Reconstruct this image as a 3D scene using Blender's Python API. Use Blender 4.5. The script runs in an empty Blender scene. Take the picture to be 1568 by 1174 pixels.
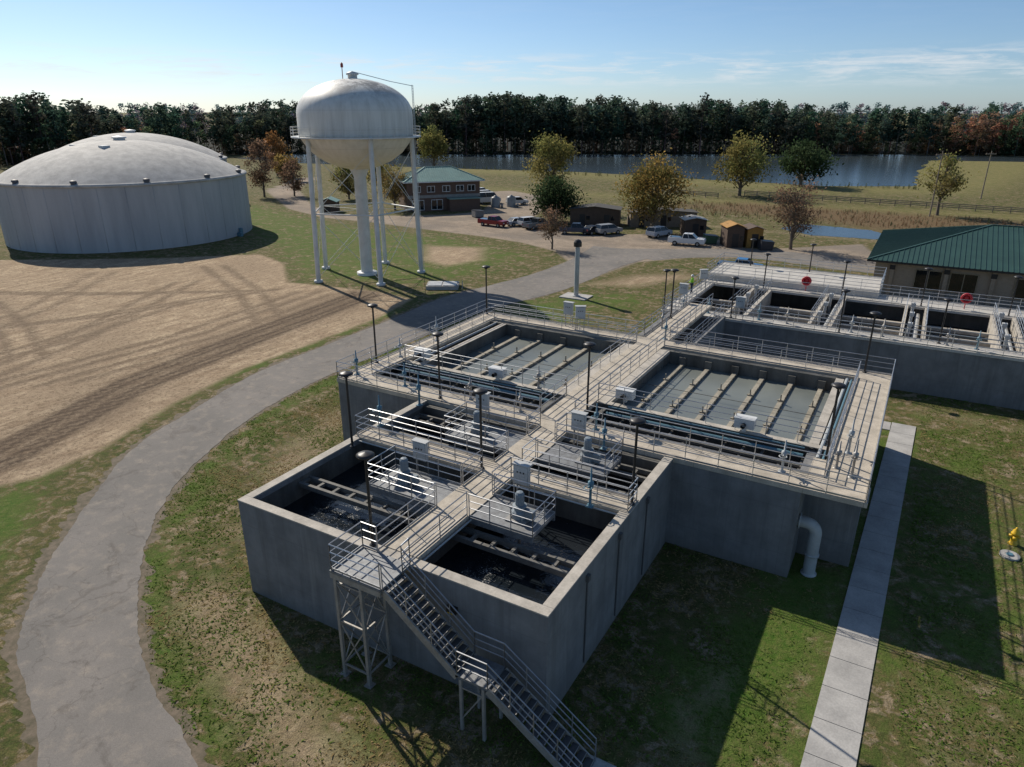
import bpy, math, random
import numpy as np
from mathutils import Vector, Matrix
random.seed(7); rng=np.random.default_rng(7)
S=bpy.context.scene
H=4.67
# ------------------------------------------------------------ helpers
def link(o):
    S.collection.objects.link(o); return o
def grp(name,loc=(0,0,0),rz=0):
    e=bpy.data.objects.new(name,None); e.location=loc; e.rotation_euler=(0,0,rz); e.empty_display_size=.5
    return link(e)
class MB:
    def __init__(s): s.v=[];s.f=[];s.m=[]
    def add(s,vs,fs,mi=0):
        b=len(s.v); s.v.extend([tuple(v) for v in vs])
        for f in fs: s.f.append(tuple(b+i for i in f)); s.m.append(mi)
    def box(s,x0,y0,z0,x1,y1,z1,mi=0):
        if x0>x1:x0,x1=x1,x0
        if y0>y1:y0,y1=y1,y0
        if z0>z1:z0,z1=z1,z0
        s.add([(x0,y0,z0),(x1,y0,z0),(x1,y1,z0),(x0,y1,z0),(x0,y0,z1),(x1,y0,z1),(x1,y1,z1),(x0,y1,z1)],
              [(0,3,2,1),(4,5,6,7),(0,1,5,4),(1,2,6,5),(2,3,7,6),(3,0,4,7)],mi)
    def tube(s,a,b,r,n=6,mi=0,r2=None,cap=False):
        a=Vector(a);b=Vector(b);d=b-a
        if d.length<1e-6:return
        d.normalize(); u=d.cross(Vector((0,0,1)))
        if u.length<1e-3:u=Vector((1,0,0))
        u.normalize();w=d.cross(u); r2=r if r2 is None else r2
        vs=[]
        for c,rr in ((a,r),(b,r2)):
            for i in range(n):
                t=2*math.pi*(i+.5)/n; vs.append(c+u*(rr*math.cos(t))+w*(rr*math.sin(t)))
        fs=[(i,i+n,(i+1)%n+n,(i+1)%n) for i in range(n)]
        if cap: fs+=[tuple(range(n)),tuple(range(2*n-1,n-1,-1))]
        s.add(vs,fs,mi)
    def beam(s,a,b,w,h,mi=0):
        a=Vector(a);b=Vector(b);d=(b-a).normalized();u=d.cross(Vector((0,0,1)))
        if u.length<1e-3:u=Vector((1,0,0))
        u.normalize();k=u.cross(d)
        vs=[]
        for c in (a,b):
            for su,sk in ((-1,-1),(1,-1),(1,1),(-1,1)): vs.append(c+u*(su*w/2)+k*(sk*h/2))
        s.add(vs,[(0,1,2,3),(7,6,5,4),(0,4,5,1),(1,5,6,2),(2,6,7,3),(3,7,4,0)],mi)
    def lathe(s,c,prof,n=24,mi=0,a0=0):
        vs=[];k=len(prof)
        for r,z in prof:
            for i in range(n):
                t=2*math.pi*i/n+a0; vs.append((c[0]+r*math.cos(t),c[1]+r*math.sin(t),c[2]+z))
        fs=[(j*n+i,j*n+(i+1)%n,(j+1)*n+(i+1)%n,(j+1)*n+i) for j in range(k-1) for i in range(n)]
        s.add(vs,fs,mi)
    def prism(s,prof,y0,y1,mi=0,inset=None):
        n=len(prof); vs=[(x,y0,z) for x,z in prof]+[(x,y1,z) for x,z in prof]
        s.add(vs,[tuple(range(n)),tuple(range(2*n-1,n-1,-1))]+[(i,i+n,(i+1)%n+n,(i+1)%n) for i in range(n)],mi)
    def done(s,name,parent,mats,smooth=False,bevel=0):
        me=bpy.data.meshes.new(name); me.from_pydata(s.v,[],s.f)
        for m in mats: me.materials.append(m)
        me.polygons.foreach_set("material_index",s.m)
        if smooth: me.polygons.foreach_set("use_smooth",[True]*len(s.f))
        me.update(); o=bpy.data.objects.new(name,me); link(o)
        if parent: o.parent=parent
        if bevel:
            b=o.modifiers.new("b","BEVEL"); b.width=bevel; b.segments=2; b.limit_method='ANGLE'
        return o
def npmesh(name,V,F,mats,col=None,parent=None,mi=None,smooth=False):
    me=bpy.data.meshes.new(name); n=len(F); k=F.shape[1]
    me.vertices.add(len(V)); me.vertices.foreach_set("co",V.astype(np.float32).ravel())
    me.loops.add(n*k); me.loops.foreach_set("vertex_index",F.astype(np.int32).ravel())
    me.polygons.add(n); me.polygons.foreach_set("loop_start",np.arange(0,n*k,k,dtype=np.int32))
    for m in mats: me.materials.append(m)
    if mi is not None: me.polygons.foreach_set("material_index",mi.astype(np.int32))
    if smooth: me.polygons.foreach_set("use_smooth",np.ones(n,dtype=bool))
    me.update(calc_edges=True)
    if col is not None:
        a=me.attributes.new("Col",'FLOAT_COLOR','POINT'); a.data.foreach_set("color",col.astype(np.float32).ravel())
    me.validate()
    o=bpy.data.objects.new(name,me); link(o)
    if parent: o.parent=parent
    return o
# ------------------------------------------------------------ materials
def newmat(name):
    m=bpy.data.materials.new(name); m.use_nodes=True; nt=m.node_tree
    return m,nt,nt.nodes["Principled BSDF"]
def N(nt,t,**k):
    n=nt.nodes.new(t)
    for a,b in k.items(): setattr(n,a,b)
    return n
def noise(nt,scale,detail=4,rough=.55,vec=None,dist=0):
    n=N(nt,"ShaderNodeTexNoise"); n.inputs["Scale"].default_value=scale; n.inputs["Detail"].default_value=detail
    n.inputs["Roughness"].default_value=rough; n.inputs["Distortion"].default_value=dist
    if vec is not None: nt.links.new(vec,n.inputs["Vector"])
    return n.outputs["Fac"]
def ramp(nt,fac,a,b,ca=(0,0,0),cb=(1,1,1)):
    r=N(nt,"ShaderNodeValToRGB"); e=r.color_ramp.elements
    e[0].position=a;e[0].color=(*ca,1);e[1].position=b;e[1].color=(*cb,1)
    nt.links.new(fac,r.inputs[0]); return r.outputs[0]
def mix(nt,fac,a,b,mode='MIX'):
    m=N(nt,"ShaderNodeMix",data_type='RGBA',blend_type=mode)
    for sock,val in ((m.inputs[0],fac),(m.inputs[6],a),(m.inputs[7],b)):
        if isinstance(val,(int,float)): sock.default_value=val
        elif isinstance(val,tuple): sock.default_value=(*val[:3],1)
        else: nt.links.new(val,sock)
    return m.outputs[2]
def math_(nt,op,a,b=None,c=None,clamp=False):
    m=N(nt,"ShaderNodeMath",operation=op,use_clamp=clamp)
    for i,v in enumerate((a,b,c)):
        if v is None: continue
        if isinstance(v,(int,float)): m.inputs[i].default_value=v
        else: nt.links.new(v,m.inputs[i])
    return m.outputs[0]
def posvec(nt,stretch=(1,1,1)):
    g=N(nt,"ShaderNodeNewGeometry"); mp=N(nt,"ShaderNodeMapping"); mp.inputs["Scale"].default_value=stretch
    nt.links.new(g.outputs["Position"],mp.inputs["Vector"]); return mp.outputs[0]
def bump(nt,b,h,strength=.3,dist=.02):
    n=N(nt,"ShaderNodeBump"); n.inputs["Strength"].default_value=strength; n.inputs["Distance"].default_value=dist
    nt.links.new(h,n.inputs["Height"]); nt.links.new(n.outputs[0],b.inputs["Normal"])
def M(name,col,rough=.7,metal=0,col2=None,scale=1.5,stretch=(1,1,1),bs=0,spec=None,fine=.12,joint=0):
    m,nt,b=newmat(name); v=posvec(nt,stretch)
    c2=col2 or tuple(x*.78 for x in col)
    n=noise(nt,scale,6,.6,v); c=mix(nt,ramp(nt,n,.35,.68),col,c2)
    if fine:
        v2=posvec(nt); f=noise(nt,14,4,.6,v2); c=mix(nt,1,c,ramp(nt,f,.3,.7,(1-fine,)*3,(1+fine,)*3),'MULTIPLY')
        if bs: bump(nt,b,f,bs,.03)
    if joint:
        v3=posvec(nt); sx=N(nt,"ShaderNodeSeparateXYZ"); nt.links.new(v3,sx.inputs[0])
        for ax in (0,1):
            j=math_(nt,'LESS_THAN',math_(nt,'ABSOLUTE',math_(nt,'SUBTRACT',math_(nt,'FRACT',math_(nt,'DIVIDE',sx.outputs[ax],joint)),.5)),.012/joint)
            c=mix(nt,math_(nt,'MULTIPLY',j,.6),c,tuple(x*.3 for x in col))
        st=noise(nt,.8,5,.7,v3); c=mix(nt,math_(nt,'MULTIPLY',ramp(nt,st,.55,.72),.45),c,tuple(x*.45 for x in col))
    nt.links.new(c,b.inputs["Base Color"]); b.inputs["Roughness"].default_value=rough; b.inputs["Metallic"].default_value=metal
    if spec is not None: b.inputs["Specular IOR Level"].default_value=spec
    return m
m,nt,b=newmat("concrete_wall"); v=posvec(nt); vst=posvec(nt,(1,1,.07))
c=mix(nt,ramp(nt,noise(nt,.7,6,.65,v),.36,.64),(.225,.225,.225),(.155,.156,.158))
c=mix(nt,math_(nt,'MULTIPLY',ramp(nt,noise(nt,1.7,6,.7,vst),.50,.72),.6),c,(.10,.098,.094))
c=mix(nt,math_(nt,'MULTIPLY',ramp(nt,noise(nt,.9,5,.7,vst),.56,.75),.55),c,(.34,.335,.32))
sx=N(nt,"ShaderNodeSeparateXYZ"); nt.links.new(v,sx.inputs[0])
jz=math_(nt,'LESS_THAN',math_(nt,'ABSOLUTE',math_(nt,'SUBTRACT',math_(nt,'FRACT',math_(nt,'DIVIDE',sx.outputs[2],2.35)),.5)),.005)
jx=math_(nt,'LESS_THAN',math_(nt,'ABSOLUTE',math_(nt,'SUBTRACT',math_(nt,'FRACT',math_(nt,'DIVIDE',math_(nt,'ADD',sx.outputs[0],sx.outputs[1]),2.44)),.5)),.004)
c=mix(nt,math_(nt,'MULTIPLY',math_(nt,'MAXIMUM',jz,jx),.3),c,(.08,.08,.08))
lowz=ramp(nt,math_(nt,'ADD',math_(nt,'DIVIDE',sx.outputs[2],4.6),math_(nt,'MULTIPLY',noise(nt,1.3,4,.6,v),.25)),.12,.32,(1,1,1),(0,0,0))
c=mix(nt,math_(nt,'MULTIPLY',lowz,.35),c,(.13,.11,.085))
topz=ramp(nt,math_(nt,'ADD',math_(nt,'DIVIDE',sx.outputs[2],4.6),math_(nt,'MULTIPLY',noise(nt,2.3,5,.7,vst),.5)),1.12,1.3)
c=mix(nt,math_(nt,'MULTIPLY',topz,.45),c,(.09,.088,.082))
nt.links.new(c,b.inputs["Base Color"]); b.inputs["Roughness"].default_value=.88; bump(nt,b,noise(nt,12,4,.6,v),.25,.03); m_wall=m
m_cap=M("concrete_cap",(.50,.455,.39),.85,col2=(.33,.30,.255),scale=1.6,bs=.2)
m_deck=M("concrete_deck",(.54,.475,.385),.85,col2=(.37,.325,.26),scale=1.3,bs=.2,joint=2.4)
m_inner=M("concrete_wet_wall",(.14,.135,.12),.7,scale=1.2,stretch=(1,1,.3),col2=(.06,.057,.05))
m_alu=M("aluminium_rail",(.52,.53,.55),.4,.8,fine=0,scale=3,col2=(.40,.41,.42))
m_grate=M("grating",(.24,.25,.255),.6,.4,scale=5,col2=(.16,.16,.165))
m_galv=M("galvanised_steel",(.38,.365,.34),.5,.3,scale=2.5,col2=(.27,.25,.225))
m_beam=M("wet_beam_concrete",(.19,.18,.16),.8,scale=2,col2=(.10,.095,.085))
m_dark=M("dark_bronze_paint",(.022,.020,.020),.45,fine=0)
m_white=M("white_paint",(.66,.67,.66),.45,col2=(.54,.54,.52),scale=.8,fine=.04)
m_box=M("cabinet_paint",(.50,.51,.50),.5,col2=(.40,.40,.39),scale=1.2,fine=.06)
m_teal=M("teal_paint",(.10,.21,.27),.5,fine=.05)
m_pvc=M("pipe_grey",(.42,.44,.44),.5,fine=.05)
m_red=M("red_plastic",(.50,.02,.03),.45,fine=0)
m_yellow=M("hydrant_yellow",(.75,.47,.02),.45,fine=.05)
m_side=M("sidewalk_concrete",(.44,.425,.40),.9,col2=(.31,.30,.285),scale=.8,bs=.2)
m_glass=M("window_glass",(.012,.016,.02),.08,fine=0)
m_rubber=M("rubber",(.02,.02,.02),.8,fine=0)
def paint(name,c,r=.3): return M(name,c,r,fine=0,col2=tuple(x*.93 for x in c))
def watermat(name,col,col2,rough,bsc,bst,foam=None,nsc=.3,bd=.05):
    m,nt,b=newmat(name); v=posvec(nt)
    c=mix(nt,ramp(nt,noise(nt,nsc,3,.5,v),.35,.65),col,col2)
    if foam:
        fm=None
        for (fx,fy,fr) in foam:
            d=N(nt,"ShaderNodeVectorMath",operation='DISTANCE'); nt.links.new(v,d.inputs[0]); d.inputs[1].default_value=(fx,fy,3.35)
            q=ramp(nt,math_(nt,'DIVIDE',d.outputs["Value"],fr),.1,1,(1,1,1),(0,0,0)); fm=q if fm is None else math_(nt,'MAXIMUM',fm,q)
        f=noise(nt,14.0,5,.8,v,.3); f2=noise(nt,2.0,3,.6,v); fm=math_(nt,'MULTIPLY',math_(nt,'GREATER_THAN',math_(nt,'ADD',math_(nt,'ADD',math_(nt,'MULTIPLY',f,.75),math_(nt,'MULTIPLY',f2,.25)),math_(nt,'MULTIPLY',fm,.13)),.675),.7)
        c=mix(nt,fm,c,(.50,.49,.46))
        nt.links.new(math_(nt,'MULTIPLY_ADD',fm,.5,rough),b.inputs["Roughness"])
    else: b.inputs["Roughness"].default_value=rough
    nt.links.new(c,b.inputs["Base Color"]); bump(nt,b,noise(nt,bsc,3,.6,v),bst,bd)
    return m
m_waterdark=watermat("basin_water_dark",(.010,.014,.018),(.018,.022,.027),.08,2.6,.6,[(-11.3,3.0,2.2),(-3.7,2.3,1.8),(-9,10.5,1)])
m_watergrey=watermat("basin_water_grey",(.20,.215,.195),(.145,.16,.15),.35,2.5,.12)
m_pond=watermat("pond_water",(.03,.042,.048),(.04,.054,.06),.2,.9,.4,nsc=.02,bd=.04)
# ------------------------------------------------------------ sun, sky, camera
SUNEL=math.radians(37.5); sd=Vector((-.92,.39,0)).normalized()
az=math.atan2(sd.x,sd.y)
w=bpy.data.worlds.new("World"); S.world=w; w.use_nodes=True; nt=w.node_tree; bg=nt.nodes["Background"]
sky=N(nt,"ShaderNodeTexSky"); sky.sky_type='NISHITA'; sky.sun_disc=False; sky.sun_elevation=SUNEL; sky.sun_rotation=az%(2*math.pi)
sky.air_density=.8; sky.dust_density=.45; sky.ozone_density=2.0; sky.altitude=200
tc=N(nt,"ShaderNodeTexCoord"); mp=N(nt,"ShaderNodeMapping"); mp.inputs["Scale"].default_value=(9,9,80)
nt.links.new(tc.outputs["Generated"],mp.inputs["Vector"])
cn=noise(nt,1.6,8,.65,mp.outputs[0],.4); sep=N(nt,"ShaderNodeSeparateXYZ"); nt.links.new(tc.outputs["Generated"],sep.inputs[0])
tint=ramp(nt,sep.outputs[2],0,.20,(.83,.98,1.22),(.86,1.0,1.07))
skc=mix(nt,1,sky.outputs[0],tint,'MULTIPLY')
band=math_(nt,'MULTIPLY',ramp(nt,sep.outputs[2],.022,.04),ramp(nt,sep.outputs[2],.055,.072,(1,1,1),(0,0,0)))
band2=math_(nt,'MULTIPLY',ramp(nt,sep.outputs[2],.06,.2),.12)
cf=math_(nt,'MAXIMUM',math_(nt,'MULTIPLY',math_(nt,'MULTIPLY',ramp(nt,cn,.46,.64),band),.55),math_(nt,'MULTIPLY',ramp(nt,cn,.45,.8),band2))
skc=mix(nt,cf,skc,(8.8,9.0,9.2)); nt.links.new(skc,bg.inputs[0]); bg.inputs[1].default_value=.09
L=bpy.data.lights.new("sun","SUN"); L.energy=5.0; L.angle=math.radians(.5); L.color=(1,.92,.80)
lo=link(bpy.data.objects.new("sun",L)); dirv=Vector((sd.x*math.cos(SUNEL),sd.y*math.cos(SUNEL),math.sin(SUNEL)))
lo.rotation_euler=dirv.to_track_quat('Z','Y').to_euler(); lo.location=(-60,30,80)
cam=bpy.data.cameras.new("camera"); cam.sensor_width=36; cam.lens=36*1080/1568; cam.clip_end=9000
co=link(bpy.data.objects.new("camera",cam)); co.location=(8.5,-16.7,20); co.rotation_euler=(math.radians(90-21.22),0,math.radians(30)); S.camera=co
S.view_settings.view_transform='Standard'; S.view_settings.look='None'
# ------------------------------------------------------------ ground
def axis(lo,hi,step,far,g=1.06):
    a=list(np.arange(lo,hi+1e-6,step)); s=step;x=hi
    while x<far: s*=g; x+=s; a.append(x)
    s=step;x=lo;b=[]
    while x>-far: s*=g; x-=s; b.append(x)
    return np.array(b[::-1]+a)
xs=axis(-70,26,.4,5000,1.04); ys=axis(-14,112,.5,5000,1.033)
X,Y=np.meshgrid(xs,ys); nx,ny=len(xs),len(ys)
def sdf(poly,X,Y):
    P=np.array(poly,float); Q=np.roll(P,-1,0); d=np.full(X.shape,1e9); ins=np.zeros(X.shape,bool)
    for (ax,ay),(bx,by) in zip(P,Q):
        ex,ey=bx-ax,by-ay; t=np.clip(((X-ax)*ex+(Y-ay)*ey)/(ex*ex+ey*ey+1e-9),0,1)
        d=np.minimum(d,np.hypot(X-ax-t*ex,Y-ay-t*ey))
        c=((ay>Y)!=(by>Y)); 
        with np.errstate(divide='ignore',invalid='ignore'): xi=(bx-ax)*(Y-ay)/(by-ay+1e-12)+ax
        ins^=c&(X<xi)
    return np.where(ins,d,-d)
def ldist(pl,X,Y):
    d=np.full(X.shape,1e9)
    for (ax,ay),(bx,by) in zip(pl[:-1],pl[1:]):
        ex,ey=bx-ax,by-ay; t=np.clip(((X-ax)*ex+(Y-ay)*ey)/(ex*ex+ey*ey),0,1)
        d=np.minimum(d,np.hypot(X-ax-t*ex,Y-ay-t*ey))
    return d
def soft(s,w): return np.clip(s/w*.5+.5,0,1)
field=[(-33.6,.8),(-34.0,5),(-36.6,12),(-38.2,20),(-38.2,28),(-38.5,37),(-40.3,45),(-46.5,46),(-58.8,44),(-68,52),(-76,55),(-86,46),(-98,38),(-110,30),(-140,15),(-170,-30),(-100,-70),(-60,-30),(-36,-3)]
yard=[(-83,98),(-76,104),(-73,112),(-82,132),(-95,140),(-88,150),(-70,140),(-58,106),(-49.5,97),(-41.7,95),(-33,101),(-23,104),(-15,96),(-11.9,97),(0.4,109),(3,100),(2.9,92),(2.4,87),(-12.4,88.7),(-20,84.5),(-25.5,77.5),(-26.8,66),(-27.6,56),(-31,50),(-36.3,54),(-34.3,63.6),(-34.3,73.4),(-39.3,79.1),(-47,83),(-56,85),(-70.6,86.4),(-83,88),(-95,88),(-111,94),(-145,118),(-152,130),(-165,150),(-160,153),(-148,135),(-139,124),(-110,100),(-94,93)]
patch=[(-60,73.5),(-50,77),(-44.7,68),(-47,61),(-53,63)]
patch2=[(-28,60),(-24,70),(-18,75),(-14,72),(-20,62)]
M_d=np.maximum(soft(sdf(field,X,Y),1.0),.8*soft(sdf(patch,X,Y),3)); M_d=np.maximum(M_d,.62*soft(sdf(patch2,X,Y),3))
M_d=np.maximum(M_d,.60*soft(2.2-ldist([(-15.5,-1.5),(-10,-3.5),(-4,-6)],X,Y),2.5)); M_d=np.maximum(M_d,.5*soft(1.5-ldist([(12,8),(13,2),(14,-6)],X,Y),3))
M_d=np.maximum(M_d,.60*soft(1.0-ldist([(5.5,-3),(4.5,3),(5.0,6)],X,Y),2)); M_d=np.maximum(M_d,.55*soft(2.5-ldist([(-22,9),(-24.5,16)],X,Y),3))
M_d=np.maximum(M_d,.50*soft(2.5-ldist([(-19,3),(-16,7)],X,Y),3)); M_d=np.maximum(M_d,.5*soft(2-ldist([(10,38),(18,37)],X,Y),3))
M_d=np.maximum(M_d,.55*soft(3-ldist([(-40,117),(10,112)],X,Y),5))
reeds=[(-42,140),(-10,133),(6,122),(22,122),(40,134),(30,150),(-28,154)]
M_g=soft(sdf(yard,X,Y),1.0)
lawn=[(-80,60),(-60,46.5),(-47,48),(-40,58),(-40,75),(-60,82),(-90,84),(-126,98),(-120,80)]
lush=.60*soft(sdf(lawn,X,Y),4)
lush=np.maximum(lush,soft(.9-ldist([(-31,-3.4),(-34,1),(-35.4,6),(-37.6,14),(-38.4,28),(-38.6,40)],X,Y),.9)*.66)
lush=np.maximum(lush,soft(2.6-ldist([(-27,-9),(-31.5,-3.5)],X,Y),2)*1.1)
lush=np.maximum(lush,soft(1.8-ldist([(4.8,3),(6.6,9),(7.0,13)],X,Y),2)*1.05)
lush=np.maximum(lush,soft(5-ldist([(13,33),(14,18),(13,10)],X,Y),6)*.55)
lush=np.maximum(lush,soft(1.2-ldist([(8.2,0),(9,25),(9.4,33)],X,Y)+.6,1)*.62)
lush=np.maximum(lush,soft(1.0-ldist([(-9,-6),(-14,-4.6),(-18.5,-2.2),(-22,1.5),(-26,7),(-28.6,13),(-29.8,20),(-30.4,30)],X,Y),1.4)*.62)
lush=np.maximum(lush,soft(3-ldist([(-18,36),(-26,50),(-20,56)],X,Y),4)*.8)
lush=np.maximum(lush,soft(3-ldist([(-12,-2.5),(-5,-4)],X,Y),4)*.42)
straw=np.maximum(soft(5-ldist([(-100,150),(25,157),(70,150)],X,Y),5)*.8,soft(9-ldist([(-150,196),(-94,205),(-52,198),(-18,195),(10,205),(20,250)],X,Y),8))
straw=np.maximum(straw,soft(22-ldist([(4,230),(18,300),(26,340)],X,Y),6))
tr=np.zeros(X.shape)
for off in (-1.5,-.6,.8,1.7):
    pl=[(-38.0+off,-4),(-38.4+off,1.3),(-42.8+off,12.8),(-44.8+off,27.5),(-46.5+off,44.4)]
    tr=np.maximum(tr,soft(.45-ldist(pl,X,Y),.4))
tr=np.maximum(tr,.6*soft(2.2-ldist([(-38.0,-4),(-38.4,1.3),(-42.8,12.8),(-44.8,27.5),(-46.5,44.4)],X,Y),2))
for k,(a,b) in enumerate([((-60,0),(-62,30)),((-75,5),(-58,40)),((-52,5),(-53,42)),((-90,20),(-60,38)),((-50,-5),(-70,38)),((-66,8),(-84,36)),((-48,10),(-49,43)),((-56,12),(-80,20)),((-46,30),(-75,46))]):
    for off in (-.9,.9): tr=np.maximum(tr,.75*soft(.33-ldist([(a[0]+off,a[1]+off),((a[0]+b[0])/2+off+2,(a[1]+b[1])/2+off),(b[0]+off,b[1]+off)],X,Y),.5))
for pl in (((-70,110),(-40,90),(-14,91)),((-34,58),(-30,80),(-20,92)),((-80,95),(-50,90))):
    for off in (-.9,.9): tr=np.maximum(tr,.6*soft(.5-ldist([(p[0]+off,p[1]+off) for p in pl],X,Y),.6))
rd=soft(sdf(reeds,X,Y),5)
fl_=[(-360,20),(-318,90),(-296,140),(-285,180),(-284,215),(-262,241),(-206,270),(-83,342),(-4,388),(42,397),(150,440),(400,540),(400,900),(-700,900),(-700,20)]
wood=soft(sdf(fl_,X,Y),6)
Z=np.zeros(X.shape)
Vg=np.stack([X.ravel(),Y.ravel(),Z.ravel()],1)
i=np.arange(nx-1);j=np.arange(ny-1);I,J=np.meshgrid(i,j);b0=(J*nx+I).ravel()
Fg=np.stack([b0,b0+1,b0+nx+1,b0+nx],1)
colg=np.stack([M_d.ravel(),M_g.ravel(),lush.ravel(),np.maximum(tr,0).ravel()],1)
m,nt,b=newmat("ground_soil_grass"); v=posvec(nt)
at=N(nt,"ShaderNodeAttribute",attribute_name="Col"); sp=N(nt,"ShaderNodeSeparateColor"); nt.links.new(at.outputs["Color"],sp.inputs[0])
at2=N(nt,"ShaderNodeAttribute",attribute_name="Reed"); at3=N(nt,"ShaderNodeAttribute",attribute_name="Straw"); at4=N(nt,"ShaderNodeAttribute",attribute_name="Wood")
n1=noise(nt,.09,4,.55,v);n2=noise(nt,.55,6,.65,v,.4);n3=noise(nt,3.2,6,.75,v,.3);n4=noise(nt,17,5,.75,v);n5=noise(nt,1.5,5,.7,v,.6)
g=mix(nt,ramp(nt,n5,.42,.56),(.078,.100,.026),(.185,.135,.066))
g=mix(nt,math_(nt,'MULTIPLY',ramp(nt,n1,.42,.58),.55),g,(.15,.125,.052))
g=mix(nt,math_(nt,'MULTIPLY',ramp(nt,n2,.50,.62),.6),g,(.075,.105,.024))
g=mix(nt,math_(nt,'MULTIPLY',ramp(nt,math_(nt,'ADD',math_(nt,'MULTIPLY',n2,-.5),math_(nt,'ADD',math_(nt,'MULTIPLY',n5,.8),math_(nt,'MULTIPLY',n3,.7))),.53,.60),.85),g,(.36,.28,.19))
g=mix(nt,math_(nt,'MULTIPLY',ramp(nt,n3,.46,.60),.6),g,(.046,.055,.018))
def edge(src,k=3.0,amt=.9):
    return math_(nt,'MULTIPLY_ADD',math_(nt,'ADD',math_(nt,'SUBTRACT',src,.5),math_(nt,'MULTIPLY',math_(nt,'SUBTRACT',math_(nt,'ADD',math_(nt,'MULTIPLY',n3,.5),math_(nt,'MULTIPLY',n2,.5)),.5),amt)),k,.5,clamp=True)
lg=mix(nt,ramp(nt,n3,.38,.60),(.052,.125,.014),(.125,.155,.038))
g=mix(nt,math_(nt,'MULTIPLY',edge(sp.outputs[2],2.4,3.4),.88),g,lg)
g=mix(nt,math_(nt,'MULTIPLY',at3.outputs["Fac"],.85),g,mix(nt,ramp(nt,n2,.4,.6),(.235,.20,.085),(.17,.165,.06)))
reed=mix(nt,ramp(nt,n3,.4,.6),(.20,.125,.07),(.11,.09,.045)); g=mix(nt,at2.outputs["Fac"],g,reed)
vs_=posvec(nt,(.9,.25,1)); ns=noise(nt,1.4,7,.7,vs_,.5)
d=mix(nt,ramp(nt,ns,.40,.58),(.55,.425,.285),(.35,.255,.165)); d=mix(nt,math_(nt,'MULTIPLY',ramp(nt,n1,.45,.60),.7),d,(.34,.255,.17)); d=mix(nt,math_(nt,'MULTIPLY',ramp(nt,n5,.52,.64),.6),d,(.25,.185,.12)); d=mix(nt,math_(nt,'MULTIPLY',ramp(nt,n3,.50,.62),.85),d,(.20,.145,.095))
d=mix(nt,math_(nt,'MULTIPLY',at.outputs["Alpha"],ramp(nt,n3,.33,.50,(.6,)*3,(1,)*3)),d,(.085,.06,.042))
g=mix(nt,edge(sp.outputs[0]),g,d)
gv=mix(nt,ramp(nt,n2,.35,.65),(.40,.32,.245),(.28,.23,.175)); gv=mix(nt,ramp(nt,n1,.45,.6),gv,(.25,.21,.17)); gv=mix(nt,math_(nt,'MULTIPLY',ramp(nt,n5,.52,.68),.5),gv,(.17,.145,.12)); gv=mix(nt,math_(nt,'MULTIPLY',at.outputs["Alpha"],.5),gv,(.15,.12,.095))
g=mix(nt,edge(sp.outputs[1]),g,gv)
g=mix(nt,1,g,ramp(nt,n4,.28,.72,(.42,)*3,(1.55,)*3),'MULTIPLY')
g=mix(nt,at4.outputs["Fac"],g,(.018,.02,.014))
nt.links.new(g,b.inputs["Base Color"]); b.inputs["Roughness"].default_value=.95; b.inputs["Specular IOR Level"].default_value=.12
bump(nt,b,math_(nt,'ADD',math_(nt,'MULTIPLY',n4,.35),n3),.8,.14)
go=npmesh("ground",Vg,Fg,[m],colg)
for nm,ar in (("Reed",rd),("Straw",straw),("Wood",wood)):
    ra=go.data.attributes.new(nm,'FLOAT','POINT'); ra.data.foreach_set("value",ar.ravel().astype(np.float32))
# ------------------------------------------------------------ road, sidewalk, ponds
def resample(pl,n):
    P=[Vector((*p,0)) for p in pl]; out=[]
    P=[P[0]*2-P[1]]+P+[P[-1]*2-P[-2]]; seg=len(P)-3
    for k in range(n):
        t=k/(n-1)*seg; i=min(int(t),seg-1); t-=i; a,b_,c,d_=P[i:i+4]
        out.append(.5*((2*b_)+(c-a)*t+(2*a-5*b_+4*c-d_)*t*t+(3*b_-a-3*c+d_)*t**3))
    return out
def strip(name,A,B,n,z,mat,jit=.1,rows=8):
    a=resample(A,n);c=resample(B,n);V=[];F=[]; ja=jc=0
    for k in range(n):
        ja=.6*ja+.8*random.uniform(-jit,jit);jc=.6*jc+.8*random.uniform(-jit,jit); u=(c[k]-a[k]).normalized()
        p=a[k]+u*ja;q=c[k]+u*jc
        for r in range(rows+1):
            t=r/rows; w_=p.lerp(q,t); V.append((w_.x,w_.y,z))
    for k in range(n-1):
        for r in range(rows):
            b_=k*(rows+1)+r; F.append((b_,b_+1,b_+rows+2,b_+rows+1))
    mb=MB(); mb.add(V,F); return mb.done(name,None,[mat])
m,nt,b=newmat("asphalt_old"); v=posvec(nt)
a1=noise(nt,.16,5,.6,v,.4);a2=noise(nt,1.2,6,.65,v);a3=noise(nt,30,3,.7,v)
c=mix(nt,ramp(nt,a1,.35,.65),(.225,.205,.185),(.165,.155,.142)); c=mix(nt,math_(nt,'MULTIPLY',ramp(nt,a2,.50,.72),.75),c,(.30,.26,.215))
c=mix(nt,math_(nt,'MULTIPLY',ramp(nt,noise(nt,.5,6,.75,v,1.0),.56,.66),.6),c,(.125,.112,.10))
c=mix(nt,1,c,ramp(nt,a3,.3,.7,(.82,)*3,(1.18,)*3),'MULTIPLY')
vo=N(nt,"ShaderNodeTexVoronoi",feature='DISTANCE_TO_EDGE'); vo.inputs["Scale"].default_value=.22
nd=N(nt,"ShaderNodeTexNoise"); nd.inputs["Scale"].default_value=.8; nd.inputs["Detail"].default_value=5; nt.links.new(v,nd.inputs["Vector"])
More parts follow.
